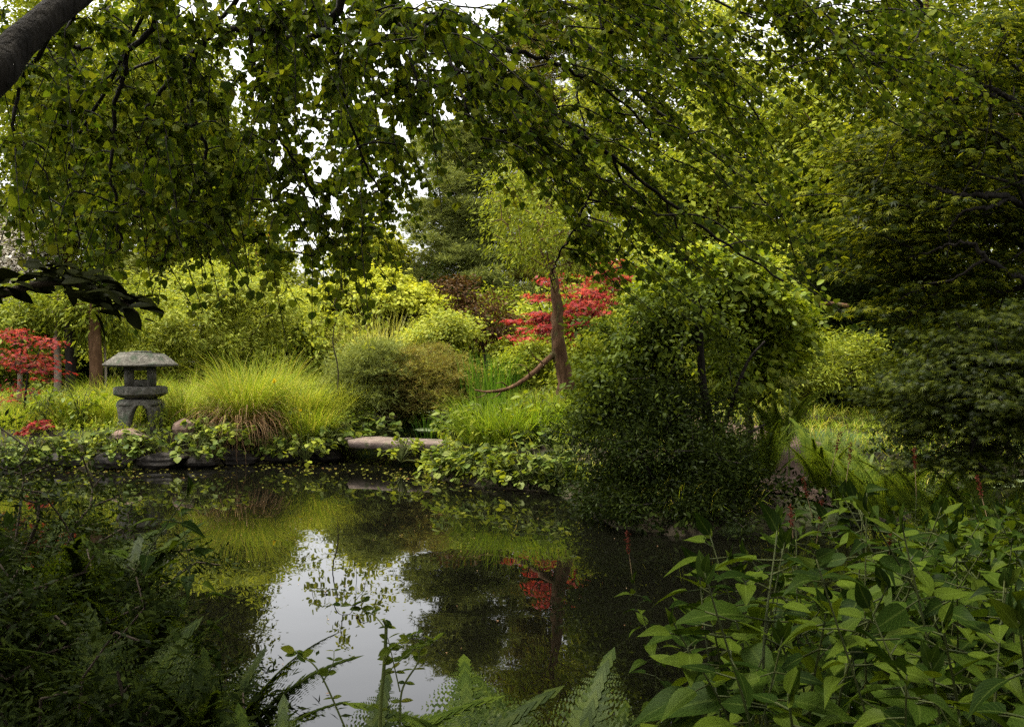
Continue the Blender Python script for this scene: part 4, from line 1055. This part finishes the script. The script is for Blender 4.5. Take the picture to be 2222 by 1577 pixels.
fern_spots = [(60, 4.5, 1.3, 'dark fern rising above the fine-leaved shrubs at the left edge'), (170, 4.2, 1.2, 'dark fern beside the broad-leaved stems on the left'), (300, 3.9, 1.15, 'dark fern leaning to the water on the left'), (440, 3.2, 1.0, 'dark fern right at the left margin of the bright reflection'), (20, 3.5, 1.2, 'dark fern low at the far left edge'), (240, 3.0, 1.1, 'dark fern in the lower left centre of the shade'),
              (640, 2.55, 1.15, 'big dark fern at the bottom left of the bright reflection'), (760, 2.4, 1.08, 'fern in front of the reflection beside the thin seedling'), (1030, 2.5, 1.12, 'fern at the bottom edge right of the thin seedling'), (1200, 2.55, 1.2, 'bright-tipped fern at the bottom centre'),
              (540, 2.5, 1.15, 'fern at the lower left of the bottom edge'), (900, 2.35, .85, 'small fern low behind the thin seedling'), (1320, 2.5, 1.12, 'fern at the bottom just left of the broad-leaved plants'),
              (420, 3.0, .8, 'dark fern in the shaded lower left'), (250, 3.2, .8, 'shaded fern left of the dark lower-left ferns'), (90, 3.3, .8, 'shaded fern at the lower left corner'), (330, 3.8, .75, 'shaded fern at the water edge on the left'), (120, 4.3, .8, 'shaded fern at the left edge by the water'),
              (1830, 9.0, 1.05, 'large fern with one upright lit frond on the right bank'), (1780, 9.4, 1.09, 'fern beside the earth path'), (1930, 8.4, 1.13, 'fern below the laceleaf maple edge'), (2010, 8.0, 1.17, 'fern under the laceleaf maple dome'), (2080, 7.8, 1.01, 'fern rightmost on the far right bank'), (1880, 8.8, 1.01, 'fern between the two larger ferns on the right bank'),
              (2150, 6.6, 1.2, 'fern in front of the trunk of the laceleaf maple'), (2215, 6.4, 1.2, 'fern at the right edge under the laceleaf maple'), (2090, 6.3, 1.0, 'fern just above the broad-leaved mass below the laceleaf maple'), (1665, 10.2, 1.2, 'light fern right beside the dark round bush'), (1700, 11.2, 1.3, 'fern behind the end of the earth path')]
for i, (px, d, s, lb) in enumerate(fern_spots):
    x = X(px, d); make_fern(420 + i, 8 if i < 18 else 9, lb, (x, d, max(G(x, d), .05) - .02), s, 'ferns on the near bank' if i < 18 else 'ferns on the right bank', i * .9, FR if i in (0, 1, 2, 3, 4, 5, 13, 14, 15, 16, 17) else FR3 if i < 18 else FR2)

# cow parsnip with pale umbel on the right
b = base_at(1712, 10.8); t_ = thing('umbel_plant', 'pale umbel-headed plant standing right of the dark round bush', 'plant', b)
tb = Tubes(); tp_ = P(1714, 838, 10.8) - b
tb.add(curve([(0, 0, -.05), tp_ * [.5, 1, .55], tp_], 5), np.linspace(.012, .007, 11), 6); rng = RS(440)
hd = []
for q in range(14):
    e = tp_ + np.array([rng.normal() * .07, rng.normal() * .07, .05 + rng.uniform(-.03, .03)])
    tb.add(np.array([tp_, e]), [.004, .003], 4)
    for _ in range(12): hd.append(e + rng.normal(size=3) * .014)
tb.build('stem', M['green_stem'], t_)
hd = np.array(hd); link('umbel', leaves_mesh('umbel', hd, rng.normal(size=hd.shape), rng.normal(size=hd.shape) + [0, 0, 1], .03, QUAD, M['palegreen']), t_)
lp = np.array([tp_ * rng.uniform(.3, .85) + rng.normal(size=3) * [.1, .1, .03] for _ in range(26)])
link('foliage', leaves_mesh('foliage', lp, rng.normal(size=lp.shape), rng.normal(size=lp.shape) * .3 + [0, 0, 1], .1, OVAL, M['bankleaf']), t_)

# bare pale branch in the dark hollow on the right: fallen limb
tb = Tubes(); b = base_at(1800, 15.5)
c = curve([P(1720, 650, 15.5), P(1760, 662, 15.5), P(1800, 658, 15.4), P(1842, 664, 15.3)], 6)
t_ = thing('bare_branch', 'bare pale branch sticking out in front of the dark conifer', 'branch', c[0])
tb.add(c - c[0], np.linspace(.02, .035, len(c)), 7); tb.build('limb', M['bark'], t_)

# lily pads in the right inlet
def pad_mesh(seed):
    rng = RS(seed); a = np.linspace(.25, 2 * math.pi - .25, 18)
    V = [(0, 0, .004)] + [(math.cos(q) * (1 + rng.normal() * .02), math.sin(q) * (1 + rng.normal() * .02), .006 + rng.uniform(0, .05) ** 1.2) for q in a]
    F = [(0, i, i + 1) for i in range(1, 18)]
    return mesh_data('lily_pad', np.array(V, float), np.array(F).ravel(), np.arange(len(F)) * 3, M['lily'])
PADS = [pad_mesh(1), pad_mesh(2)]
rng = RS(450)
for i, (px, py) in enumerate([(2150, 1040), (2190, 1030), (2215, 1046), (2175, 1052), (2140, 1058), (2205, 1060), (2230, 1035), (2120, 1048), (2235, 1062), (2165, 1026)]):
    dd = F_PX * H_CAM / (py - HOR)
    o = link('lily_pad', PADS[i % 2]); o.location = (X(px, dd), dd, .003 + .001 * i); o.scale = (.14, .13, 1); o.rotation_euler = (0, 0, i * 1.3)
    tag(o, 'pale lily pad floating in the right inlet beyond the broad-leaved plants', 'lily pad', 'lily pads in the right inlet')

rng = RS(452); n = 5200
sx_ = rng.uniform(-7.5, 1.2, n); sy_ = 14.2 - np.abs(rng.normal(size=n)) * 1.5; sd0 = pond_sd(sx_, sy_)
k = (sd0 < -.02) & (rng.uniform(size=n) < np.exp(sd0 * 1.1) * (.55 + .45 * np.sin(sx_ * 2.3 + sy_ * 3)))
sx_, sy_ = sx_[k], sy_[k]; n = len(sx_)
tag(link('floating_leaves', leaves_mesh('floating_leaves', np.stack([sx_, sy_, np.full(n, .006)], 1), rng.normal(size=(n, 3)) * [1, 1, 0], nz(rng.normal(size=(n, 3)) * .06 + [0, 0, 1]), rng.uniform(.02, .07, n), OVAL, M['litter'])),
    'small floating leaves and weed gathered along the far shore', 'pond weed', kind='stuff')
# floating specks on the open water
rng = RS(451); n = 90
sx_ = rng.uniform(-2.6, 1.2, n); sy_ = rng.uniform(4.2, 10.5, n); k = pond_sd(sx_, sy_) < -.2; sx_, sy_ = sx_[k], sy_[k]; n = len(sx_)
tag(link('floating_debris', leaves_mesh('floating_debris', np.stack([sx_, sy_, np.full(n, .004)], 1), rng.normal(size=(n, 3)) * [1, 1, 0], np.tile([0, 0, 1.0], (n, 1)), rng.uniform(.006, .022, n), QUAD, M['straw'])),
    'tiny specks of leaf litter floating on the open water', 'leaf litter', kind='stuff')

# ================================================================== BISTORT (broad-leaved plants, right foreground)
def bistort(seed, h=.8, spike=False, nleaf=21, size=.125, lean=.2):
    rng = RS(seed)
    t_ = thing('bistort_plant', 'x', 'plant', (0, 0, 0))
    top = np.array([rng.normal() * lean, rng.normal() * lean, h])
    c = curve([(0, 0, -.05), top * [.25, .25, .5] + rng.normal(size=3) * .03, top], 10)
    tb = Tubes(); tb.add(c, np.linspace(.0045, .0018, len(c)), 5)
    pos = []; ax = []; nr = []; sz = []
    a = rng.uniform(0, 6.28)
    for i in range(nleaf):
        f = .25 + .75 * (i + .5) / nleaf; p = c[min(len(c) - 1, int(f * (len(c) - 1)))]
        a += 2.4 + rng.normal() * .3
        e = .1 - .45 * (1 - f) + rng.normal() * .3
        dv = np.array([math.cos(a) * math.cos(e), math.sin(a) * math.cos(e), math.sin(e)])
        pl = .03 + .06 * (1 - f)
        q = p + dv * pl
        tb.add(np.array([p, q]), [.002, .0018], 4)
        pos.append(q); ax.append(dv); n_ = nz((np.array([0, 0, 1.0]) + rng.normal(size=3) * .28)[None])[0]; nr.append(n_)
        sz.append(size * (1.1 - .65 * f ** 3) * rng.uniform(.7, 1.2))
    for q in range(3):
        v = nz((np.array([0, 0, 1.0]) + rng.normal(size=3) * .5)[None])[0]
        pos.append(top - [0, 0, .01 * q]); ax.append(v); nr.append(rng.normal(size=3)); sz.append(size * rng.uniform(.3, .5))
    tb.build('stem', M['bistort_stem'], t_)
    link('foliage', leaves_mesh('foliage', np.array(pos), np.array(ax), np.array(nr), np.array(sz), BLEAF[seed % 3], M['bistort'], True), t_)
    if spike:
        t2 = Tubes(); e = top + np.array([rng.normal() * .03, rng.normal() * .03, .24])
        t2.add(np.array([top, top * .4 + e * .6]), [.0022, .002], 4); t2.build('flower_stalk', M['red_stem'], t_)
        s = RS(seed + 1); n = 90; f = s.uniform(.62, 1.05, n)
        pp = top + (e - top) * f[:, None] + s.normal(size=(n, 3)) * .004
        link('flower_spike', leaves_mesh('flower_spike', pp, s.normal(size=(n, 3)) + [0, 0, .5], s.normal(size=(n, 3)), .012, QUAD, M['flower_red']), t_)
    return t_
BLEAF = [t_leaf([.19, .255, .25, .2, .13, .06], .3, .32), t_leaf([.21, .27, .25, .18, .11, .05], .5, .55), t_leaf([.17, .235, .24, .21, .15, .07], .15, .12)]
BV = [bistort(500, .8), bistort(501, .7, nleaf=19, size=.135), bistort(502, .9, nleaf=23), bistort(503, .6, nleaf=18, size=.115), bistort(504, .75, nleaf=19, size=.15)]
BS = [bistort(510, .85, True), bistort(511, .95, True, 12)]
used = set()
rng = RS(520)
bl = []
# dense mass: nearest plants first, on the right near bank
for _ in range(4000):
    if len(bl) >= 150: break
    d = rng.uniform(1.7, 5.6); px = rng.uniform(1430 + 60 * max(0, 3 - rng.uniform(1.7, 3)), 2330)
    x = X(px, d)
    if pond_sd(np.array([x]), np.array([d]))[0] < .02: continue
    if px < 1560 and d < 3.0: continue
    if any((x - q[0]) ** 2 + (d - q[1]) ** 2 < .022 for q in bl): continue
    # keep under the outline of the mass in the photo
    lim_y = np.interp(px, [1430, 1480, 1600, 1750, 1900, 2050, 2222, 2330], [1330, 1230, 1120, 1080, 1020, 1020, 1050, 1060])
    zmax = Z(lim_y, d) - G(x, d)
    if zmax < .28: continue
    bl.append((x, d, min(zmax, .98)))
bl.sort(key=lambda q: q[1])
for i, (x, d, zm) in enumerate(bl):
    src = BV[i % 5]; h0 = [.8, .7, .9, .6, .75][i % 5]
    s = zm / (h0 + .06) * rng.uniform(.82, 1.0); s = min(s, 1.25)
    lb = 'broad-leaved green plant without flower in the dense mass on the right near bank'
    if i < 5: o = src; o.location = (x, d, G(x, d)); o.scale = (s,) * 3; o['label'] = lb; o['group'] = 'broad-leaved plants on the right near bank'
    else: copy_thing(src, (x, d, G(x, d)), rng.uniform(0, 6.28), s, lb, 'broad-leaved plants on the right near bank', (rng.normal() * .08, rng.normal() * .08 - .05))
sp = [(1432, 1160, 3.9, 'red-spiked plant leaning furthest left over the dark water'), (1690, 1035, 4.6, 'tall red-spiked plant at the upper left of the broad-leaved mass'), (1728, 1082, 4.4, 'short red-spiked plant right beside the tall one'), (1885, 945, 5.0, 'highest red-spiked plant below the ferns'),
      (1985, 985, 4.9, 'red-spiked plant next to the big upright leaf'), (2095, 1030, 4.4, 'red-spiked plant in front of the lily pads'), (1785, 1100, 4.0, 'red-spiked plant amid the top leaves of the mass'), (1895, 1165, 3.5, 'red-spiked plant leaning within the middle of the mass'), (1780, 960, 5.3, 'faint red-spiked plant beside the ferns and path')]
for i, (px, py, d, lb) in enumerate(sp):
    x = X(px, d); zt = Z(py, d); g = max(G(x, d), .02)
    h0 = [.85 + .24, .95 + .24][i % 2]; s = (zt - g) / h0
    if i < 2: o = BS[i]; o.location = (x, d, g); o.scale = (s,) * 3; o['label'] = lb; o['group'] = 'red-spiked plants on the right near bank'
    else: copy_thing(BS[i % 2], (x, d, g), i * 1.1, s, lb, 'red-spiked plants on the right near bank')
# two plants of the same kind on the left near bank
for i, (px, d, h, lb) in enumerate([(60, 3.6, .95, 'broad-leaved plant at the left edge with leaves against the dark bank'), (180, 3.9, 1.0, 'broad-leaved plant on the left whose leaf tips cross the waterline'), (450, 4.4, .85, 'single broad-leaved stem left of the bright reflection')]):
    x = X(px, d); copy_thing(BV[i], (x, d, max(G(x, d), 0)), i * 2.1, h / [.8, .7, .9][i], lb, 'broad-leaved plants on the left near bank')

# ================================================================== thin seedling in front of the reflection
b = np.array([X(822, 2.5), 2.5, .2]); d = 2.5; rng = RS(530)
t_ = thing('seedling', 'thin leggy seedling with small leaves in front of the bright reflection', 'seedling', b)
tb = Tubes(); pos = []; ax = []; nr = []
def sprig(pts, r0, r1, lv):
    c = curve([P(a_, b_, d + e_) for a_, b_, e_ in pts], 8)
    tb.add(c - b, np.linspace(r0, r1, len(c)), 5)
    for f in np.linspace(.25 if lv < 9 else .1, 1, lv):
        p = c[min(len(c) - 1, int(f * (len(c) - 1)))]
        for s in (-1, 1):
            pos.append(p - b); ax.append(np.array([s * .8 + rng.normal() * .3, rng.normal() * .4, .1 + rng.normal() * .3])); nr.append(np.array([0, -.5, 1]) + rng.normal(size=3) * .4)
sprig([(822, 1700, 0), (826, 1540, 0), (834, 1440, 0), (838, 1360, 0), (832, 1345, 0)], .006, .004, 4)
sprig([(834, 1360, 0), (812, 1335, .02), (785, 1320, .03), (790, 1300, .03), (770, 1312, .04), (740, 1312, .05)], .0018, .001, 6)
sprig([(836, 1430, 0), (856, 1400, -.02), (890, 1385, -.03), (905, 1370, -.03)], .003, .001, 5)
sprig([(830, 1470, 0), (860, 1440, .03), (910, 1400, .04), (942, 1390, .05)], .002, .001, 5)
sprig([(868, 1600, .02), (872, 1500, .02), (905, 1440, .02), (912, 1410, .03), (940, 1388, .03)], .0035, .001, 9)
sprig([(868, 1500, .02), (850, 1420, .02), (842, 1385, .0)], .002, .001, 5)
sprig([(800, 1700, 0), (700, 1470, 0), (655, 1425, .02), (640, 1412, .03)], .003, .001, 6)
sprig([(700, 1480, 0), (722, 1440, 0), (725, 1412, .02)], .002, .001, 3)
tb.build('stem', M['green_stem'], t_)
pos = np.array(pos)
link('foliage', leaves_mesh('foliage', pos, np.array(ax), np.array(nr), .03 * rng.uniform(.6, 1.4, len(pos)), t_leaf([.22, .3, .2], .2, .1), M['katsura'], True), t_)

# ================================================================== shaded shrubs on the left near bank
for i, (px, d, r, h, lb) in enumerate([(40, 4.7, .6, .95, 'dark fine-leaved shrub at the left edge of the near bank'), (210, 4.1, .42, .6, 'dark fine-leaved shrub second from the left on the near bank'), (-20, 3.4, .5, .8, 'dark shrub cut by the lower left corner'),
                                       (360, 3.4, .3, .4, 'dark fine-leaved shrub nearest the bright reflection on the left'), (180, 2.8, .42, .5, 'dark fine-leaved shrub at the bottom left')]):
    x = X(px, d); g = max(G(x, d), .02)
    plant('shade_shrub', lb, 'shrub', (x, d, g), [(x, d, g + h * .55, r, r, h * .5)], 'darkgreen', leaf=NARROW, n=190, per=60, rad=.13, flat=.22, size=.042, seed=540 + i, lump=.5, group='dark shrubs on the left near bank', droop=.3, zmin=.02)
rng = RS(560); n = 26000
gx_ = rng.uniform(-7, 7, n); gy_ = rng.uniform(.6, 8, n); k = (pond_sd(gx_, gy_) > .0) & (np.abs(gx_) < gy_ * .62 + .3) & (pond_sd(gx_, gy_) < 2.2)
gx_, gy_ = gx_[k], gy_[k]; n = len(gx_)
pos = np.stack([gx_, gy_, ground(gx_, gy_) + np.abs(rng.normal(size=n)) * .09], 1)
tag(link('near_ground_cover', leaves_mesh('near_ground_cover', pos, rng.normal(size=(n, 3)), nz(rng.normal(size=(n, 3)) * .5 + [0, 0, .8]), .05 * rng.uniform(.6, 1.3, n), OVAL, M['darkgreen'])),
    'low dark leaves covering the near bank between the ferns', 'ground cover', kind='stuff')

# ================================================================== OVERHANGING TREE (round leaves) with its trunk at the upper left
rng = RS(600)
root = np.array([-3.1, 2.6, G(-3.1, 2.6)])
t_ = thing('overhanging_tree', 'round-leaved tree whose dark limb and drooping branches frame the top of the view', 'tree', root)
trunk = curve([root - [0, 0, .2], root + [.15, .1, 1.2], P(-140, 260, 3.0), P(40, 95, 3.2), P(190, -30, 3.5), P(420, -190, 3.9), P(700, -330, 4.4), P(1000, -420, 4.8)], 6)
tb = Tubes()
tr = np.interp(np.linspace(0, 1, len(trunk)), [0, .15, .3, .5, .75, 1], [.15, .10, .06, .052, .042, .028])
tb.add(trunk - root, tr, 12, bump=.06, seed=4)
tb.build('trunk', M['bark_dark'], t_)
# visible limbs, traced in the photo and set at their own distances
LIMBS = [([(700, -330, 4.4), (760, -60, 4.4), (690, 75, 4.4), (610, 78, 4.4), (530, 62, 4.4), (470, 68, 4.4), (425, 112, 4.4), (385, 160, 4.4), (335, 215, 4.4), (315, 240, 4.4)], .022, .008),
         ([(425, 112, 4.4), (415, 190, 4.4), (420, 255, 4.4), (448, 320, 4.4), (450, 400, 4.4), (475, 460, 4.4), (492, 480, 4.4)], .012, .004),
         ([(335, 215, 4.4), (316, 260, 4.4), (322, 320, 4.4), (332, 360, 4.4)], .008, .003),
         ([(545, 66, 4.4), (548, 140, 4.4), (565, 200, 4.4), (590, 270, 4.4), (592, 330, 4.4), (588, 440, 4.4)], .011, .004),
         ([(590, 270, 4.4), (640, 350, 4.5), (680, 420, 4.6), (700, 500, 4.6)], .007, .003),
         ([(420, -190, 3.9), (330, 60, 4.0), (275, 115, 4.1), (270, 160, 4.1), (250, 220, 4.1), (245, 290, 4.1), (240, 380, 4.1), (255, 470, 4.1), (260, 540, 4.1)], .014, .005),
         ([(190, -30, 3.5), (150, 70, 3.7), (165, 100, 3.8), (200, 110, 3.9)], .012, .005),
         ([(1000, -420, 4.8), (820, -30, 4.6), (880, 40, 4.6), (960, 85, 4.6), (1060, 150, 4.7), (1150, 205, 4.8), (1230, 270, 4.9), (1330, 340, 5.0), (1440, 430, 5.1), (1560, 520, 5.2), (1700, 610, 5.3)], .022, .006),
         ([(960, 85, 4.6), (1080, 105, 4.7), (1180, 130, 4.8), (1260, 165, 4.9), (1340, 215, 5.0), (1400, 270, 5.1), (1410, 310, 5.1)], .013, .004),
         ([(1000, -420, 4.8), (1240, -120, 4.8), (1300, -10, 4.9), (1310, 60, 4.9), (1330, 70, 4.9)], .03, .012),
         ([(1310, 30, 4.9), (1400, 60, 5.0), (1470, 110, 5.2), (1560, 150, 5.3), (1640, 250, 5.4), (1680, 330, 5.5)], .014, .004),
         ([(1000, -420, 4.8), (1500, -150, 5.2), (1640, -40, 5.4), (1690, 30, 5.5), (1760, 80, 5.5), (1800, 140, 5.5), (1790, 190, 5.5)], .016, .004),
         ([(1500, -150, 5.2), (1850, -100, 5.2), (1990, 0, 5.2), (2000, 60, 5.2), (1960, 130, 5.2), (1930, 180, 5.2)], .014, .004),
         ([(690, 0, 4.4), (720, 90, 4.3), (740, 180, 4.3), (760, 260, 4.4), (790, 350, 4.5), (830, 420, 4.6)], .012, .004),
         ([(1230, 270, 4.9), (1280, 400, 5.0), (1275, 430, 5.0), (1250, 490, 5.0), (1210, 560, 5.1), (1195, 610, 5.1)], .01, .004),
         ([(1330, 340, 5.0), (1370, 450, 5.1), (1350, 520, 5.1), (1320, 590, 5.2)], .008, .003),
         ([(1440, 430, 5.1), (1480, 520, 5.2), (1490, 600, 5.2)], .007, .003),
         ([(960, 85, 4.6), (1000, 190, 4.5), (1020, 260, 4.5), (1060, 330, 4.6)], .008, .003),
         ([(880, 40, 4.6), (900, 160, 4.5), (930, 260, 4.5), (960, 330, 4.6)], .008, .003),
         ([(190, -30, 3.5), (60, 150, 4.2), (30, 270, 4.2), (60, 400, 4.3), (80, 500, 4.3)], .012, .004),
         ([(420, -190, 3.9), (200, 250, 4.6), (150, 330, 4.6), (160, 440, 4.6), (170, 540, 4.6)], .01, .004)]
tb = Tubes(); SK = []
for pts, r0, r1 in LIMBS:
    c = curve([P(*q) for q in pts], 6)
    c[1:-1] += rng.normal(size=(len(c) - 2, 3)) * .006
    tb.add(c - root, np.linspace(r0, r1, len(c)), 7, bump=.08, seed=int(rng.randint(999)))
    SK.append(c)
SK = np.concatenate(SK)
# twig ends to reach, spread by region (px range, py range, depth, count)
REG = [(0, 420, 60, 450, 4.2, 74), (180, 470, 260, 570, 4.3, 42), (400, 640, 80, 300, 4.4, 34), (420, 640, 320, 560, 4.5, 36), (560, 870, 330, 560, 4.6, 34), (560, 900, -20, 200, 4.5, 70), (850, 1100, 90, 330, 4.6, 44), (1050, 1330, 130, 360, 4.9, 28),
       (1150, 1450, 280, 500, 5.1, 17), (1300, 1520, 30, 300, 5.0, 20), (1430, 1750, 300, 600, 5.3, 16), (1480, 1700, 130, 330, 5.4, 22), (1690, 1850, 0, 180, 5.4, 30), (1880, 2060, 0, 210, 5.2, 34), (1230, 1460, 480, 620, 5.2, 16), (200, 660, -40, 90, 4.2, 46), (860, 1060, 0, 110, 3.6, 10), (1060, 1250, -30, 90, 4.6, 10), (660, 860, -40, 60, 4.4, 22), (640, 780, 520, 610, 4.6, 8), (0, 180, 400, 500, 4.4, 8),
       (1560, 1720, -30, 40, 5.2, 10), (1280, 1500, -40, 60, 4.9, 18)]
# farther sprays of the same tree, behind the first ones
REG += [(-40, 460, 0, 400, 7.0, 56), (430, 720, -20, 330, 7.0, 50), (640, 900, 120, 420, 7.2, 60), (880, 1120, 60, 330, 7.4, 34), (1100, 1460, 80, 420, 7.6, 16), (1400, 1740, 120, 500, 7.8, 12), (720, 890, 160, 420, 5.6, 36), (560, 800, 130, 400, 6.0, 24), (560, 880, 400, 500, 7.0, 14), (180, 480, 380, 520, 6.8, 14)]
# farther scaffold limbs
for pts, r0, r1 in [([(700, -330, 4.4), (600, -150, 6.0), (480, 30, 6.8), (330, 130, 7.0), (150, 230, 7.0)], .03, .006), ([(1000, -420, 4.8), (880, -120, 6.4), (800, 80, 7.0), (760, 240, 7.1), (740, 380, 7.2)], .03, .006),
                    ([(1000, -420, 4.8), (1120, -120, 6.6), (1240, 60, 7.4), (1400, 220, 7.6), (1560, 340, 7.8), (1700, 480, 7.9)], .03, .006), ([(1120, -120, 6.6), (1080, 60, 7.3), (1060, 230, 7.4)], .014, .005), ([(1240, 60, 7.4), (1260, 240, 7.5), (1300, 420, 7.6)], .012, .004), ([(1120, -120, 6.6), (1480, -20, 7.5), (1700, 60, 7.6), (1860, 120, 7.6)], .016, .004)]:
    c = curve([P(*q) for q in pts], 6); c[1:-1] += rng.normal(size=(len(c) - 2, 3)) * .01
    tb.add(c - root, np.linspace(r0, r1, len(c)), 6, bump=.08, seed=int(rng.randint(999)))
    SK = np.concatenate([SK, c])
tg = []; tx = []
for (x0, x1, y0, y1, d, n) in REG:
    for _ in range(n):
        x_ = rng.uniform(x0, x1)
        tg.append(P(x_, rng.uniform(y0, y1), d + rng.normal() * .35)); tx.append(x_)
tg = np.array(tg); tx = np.array(tx)
sweep = np.clip((tx - 800) / 500, 0, 1)          # towards the right the sprays stream down to the right
nodes = list(SK); order = np.argsort([np.min(np.linalg.norm(SK - q, axis=1)) for q in tg])
pos = []; ax = []; nr = []; sz = []
for i in order:
    A = np.array(nodes); q = tg[i]; w_ = sweep[i]; d0 = q[1]
    qs = q + np.array([-.34 * w_, 0, .2 * w_])
    dv = np.linalg.norm(A - qs, axis=1) + .5 * np.maximum(0, q[2] - A[:, 2])
    a = A[int(np.argmin(dv))]; Ln = np.linalg.norm(q - a)
    mid = (a + q) / 2 + np.array([0, 0, .12 * Ln]) + rng.normal(size=3) * .05 * Ln
    dirn = nz((q - mid)[None])[0]
    e = q + (dirn * .5 + np.array([.15 + .7 * w_, 0, -.8 + .25 * w_])) * rng.uniform(.15, .36)
    c = curve([a, mid, q, e], 6)
    tb.add(c - root, np.linspace(min(.008, .004 + .003 * Ln), .0016, len(c)), 4, cap=False)
    for p in c[3:-3:3]: nodes.append(p)
    seg = np.linalg.norm(np.diff(c, axis=0), axis=1).cumsum(); tot = seg[-1]
    m_ = int(np.clip(tot / .022, 10, 36))
    tilt = rng.normal(size=3) * .3
    for f in np.linspace(max(.12, 1 - .95 / max(tot, .95)), 1, m_):
        k_i = min(len(c) - 2, int(f * (len(c) - 1))); p = c[k_i]; tw = nz((c[k_i + 1] - c[k_i])[None])[0]
        sd = nz(np.cross(tw, [0, .3, 1])[None])[0]
        for s in (-1, 1):
            if rng.uniform() < .15: continue
            v = nz((tw * .6 + sd * s * .7 + rng.normal(size=3) * .4 + np.array([0, 0, -.75]))[None])[0]
            pos.append(p + v * .018); ax.append(v)
            nr.append(nz((rng.normal(size=3) * .5 + tilt + np.array([.2, -.25, .75]))[None])[0]); sz.append((.035 if d0 < 5.8 else .04) * rng.uniform(.5, 1.35))
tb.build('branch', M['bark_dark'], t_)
pos = np.array(pos) - root; ax = np.array(ax); nr = np.array(nr); sz = np.array(sz); pick = rng.randint(0, 4, len(pos))
for q, tm in enumerate([HEART, ROUND, t_leaf([.30, .40, .40, .30, .15], .35, .5), t_leaf([.38, .5, .48, .33, .14], .05, -.15)]):
    k = pick == q
    link('crown', leaves_mesh('crown', pos[k], ax[k], nr[k], sz[k], tm, M['katsura'], True), t_)
print('overhang leaves', len(pos))
# unseen leaf canopy added above and behind the viewer to shade the near bank
C, D = blob_points([(-.5, -1.5, 5.6, 6.5, 4.2, 2.0), (-3.5, 0, 4.6, 3.5, 3.5, 1.6), (3.5, 0.2, 5.4, 3.5, 3.2, 1.5), (0, -5, 3.2, 7, 2, 2.6), (-3.5, 2.5, 4.9, 3.0, 2.4, 1.0), (3.2, 1.0, 4.4, 3.4, 2.0, 1.0)], 640, rng, .5, .15)
k = (C[:, 1] < 0) | (C[:, 2] > 1.6 + .40 * C[:, 1] + .7); C, D = C[k], D[k]
p2, a2, n2 = clump_leaves(C, D, 60, .75, .45, rng, .8, .4, .5, .3)
k = (p2[:, 2] > 1.6 + .40 * np.maximum(p2[:, 1], 0) + .35) | (p2[:, 1] < .2)
p2, a2, n2 = p2[k], a2[k], n2[k]
link('shade_canopy', leaves_mesh('shade_canopy', p2 - root, a2, n2, .13 * rng.uniform(.7, 1.3, len(p2)), OVAL, M['katsura']), t_)

# dark laurel twig reaching in at the left
b = np.array([-1.75, 2.3, G(-1.75, 2.3)]); rng = RS(620); d = 2.3
t_ = thing('laurel_shrub', 'near-black leafy twig reaching in from the left above the red-leaved shrub', 'shrub', b)
tb = Tubes(); c = curve([b - [0, 0, .1], b + [.02, 0, .7], P(-120, 690, d), P(0, 640, d), P(120, 612, d), P(200, 628, d), P(260, 650, d), P(300, 680, d)], 7)
tb.add(c - b, np.linspace(.018, .002, len(c)), 6)
pos = []; ax = []; nr = []
for p in c[14:]:
    for _ in range(5):
        v = np.array([.6 + rng.normal() * .6, rng.normal() * .5, rng.normal() * .28 + .02])
        pos.append(p - b + rng.normal(size=3) * [.02, .06, .012] + [-.03, 0, .015]); ax.append(v); nr.append(np.array([0, -.35, 1]) + rng.normal(size=3) * .35)
tb.build('stem', M['twig'], t_)
pos = np.array(pos); link('foliage', leaves_mesh('foliage', pos, np.array(ax), np.array(nr), .062 * rng.uniform(.6, 1.2, len(pos)), OVAL, M['laurel'], True), t_)
print('objects', len(bpy.data.objects), 'verts', sum(len(m_.vertices) for m_ in bpy.data.meshes))
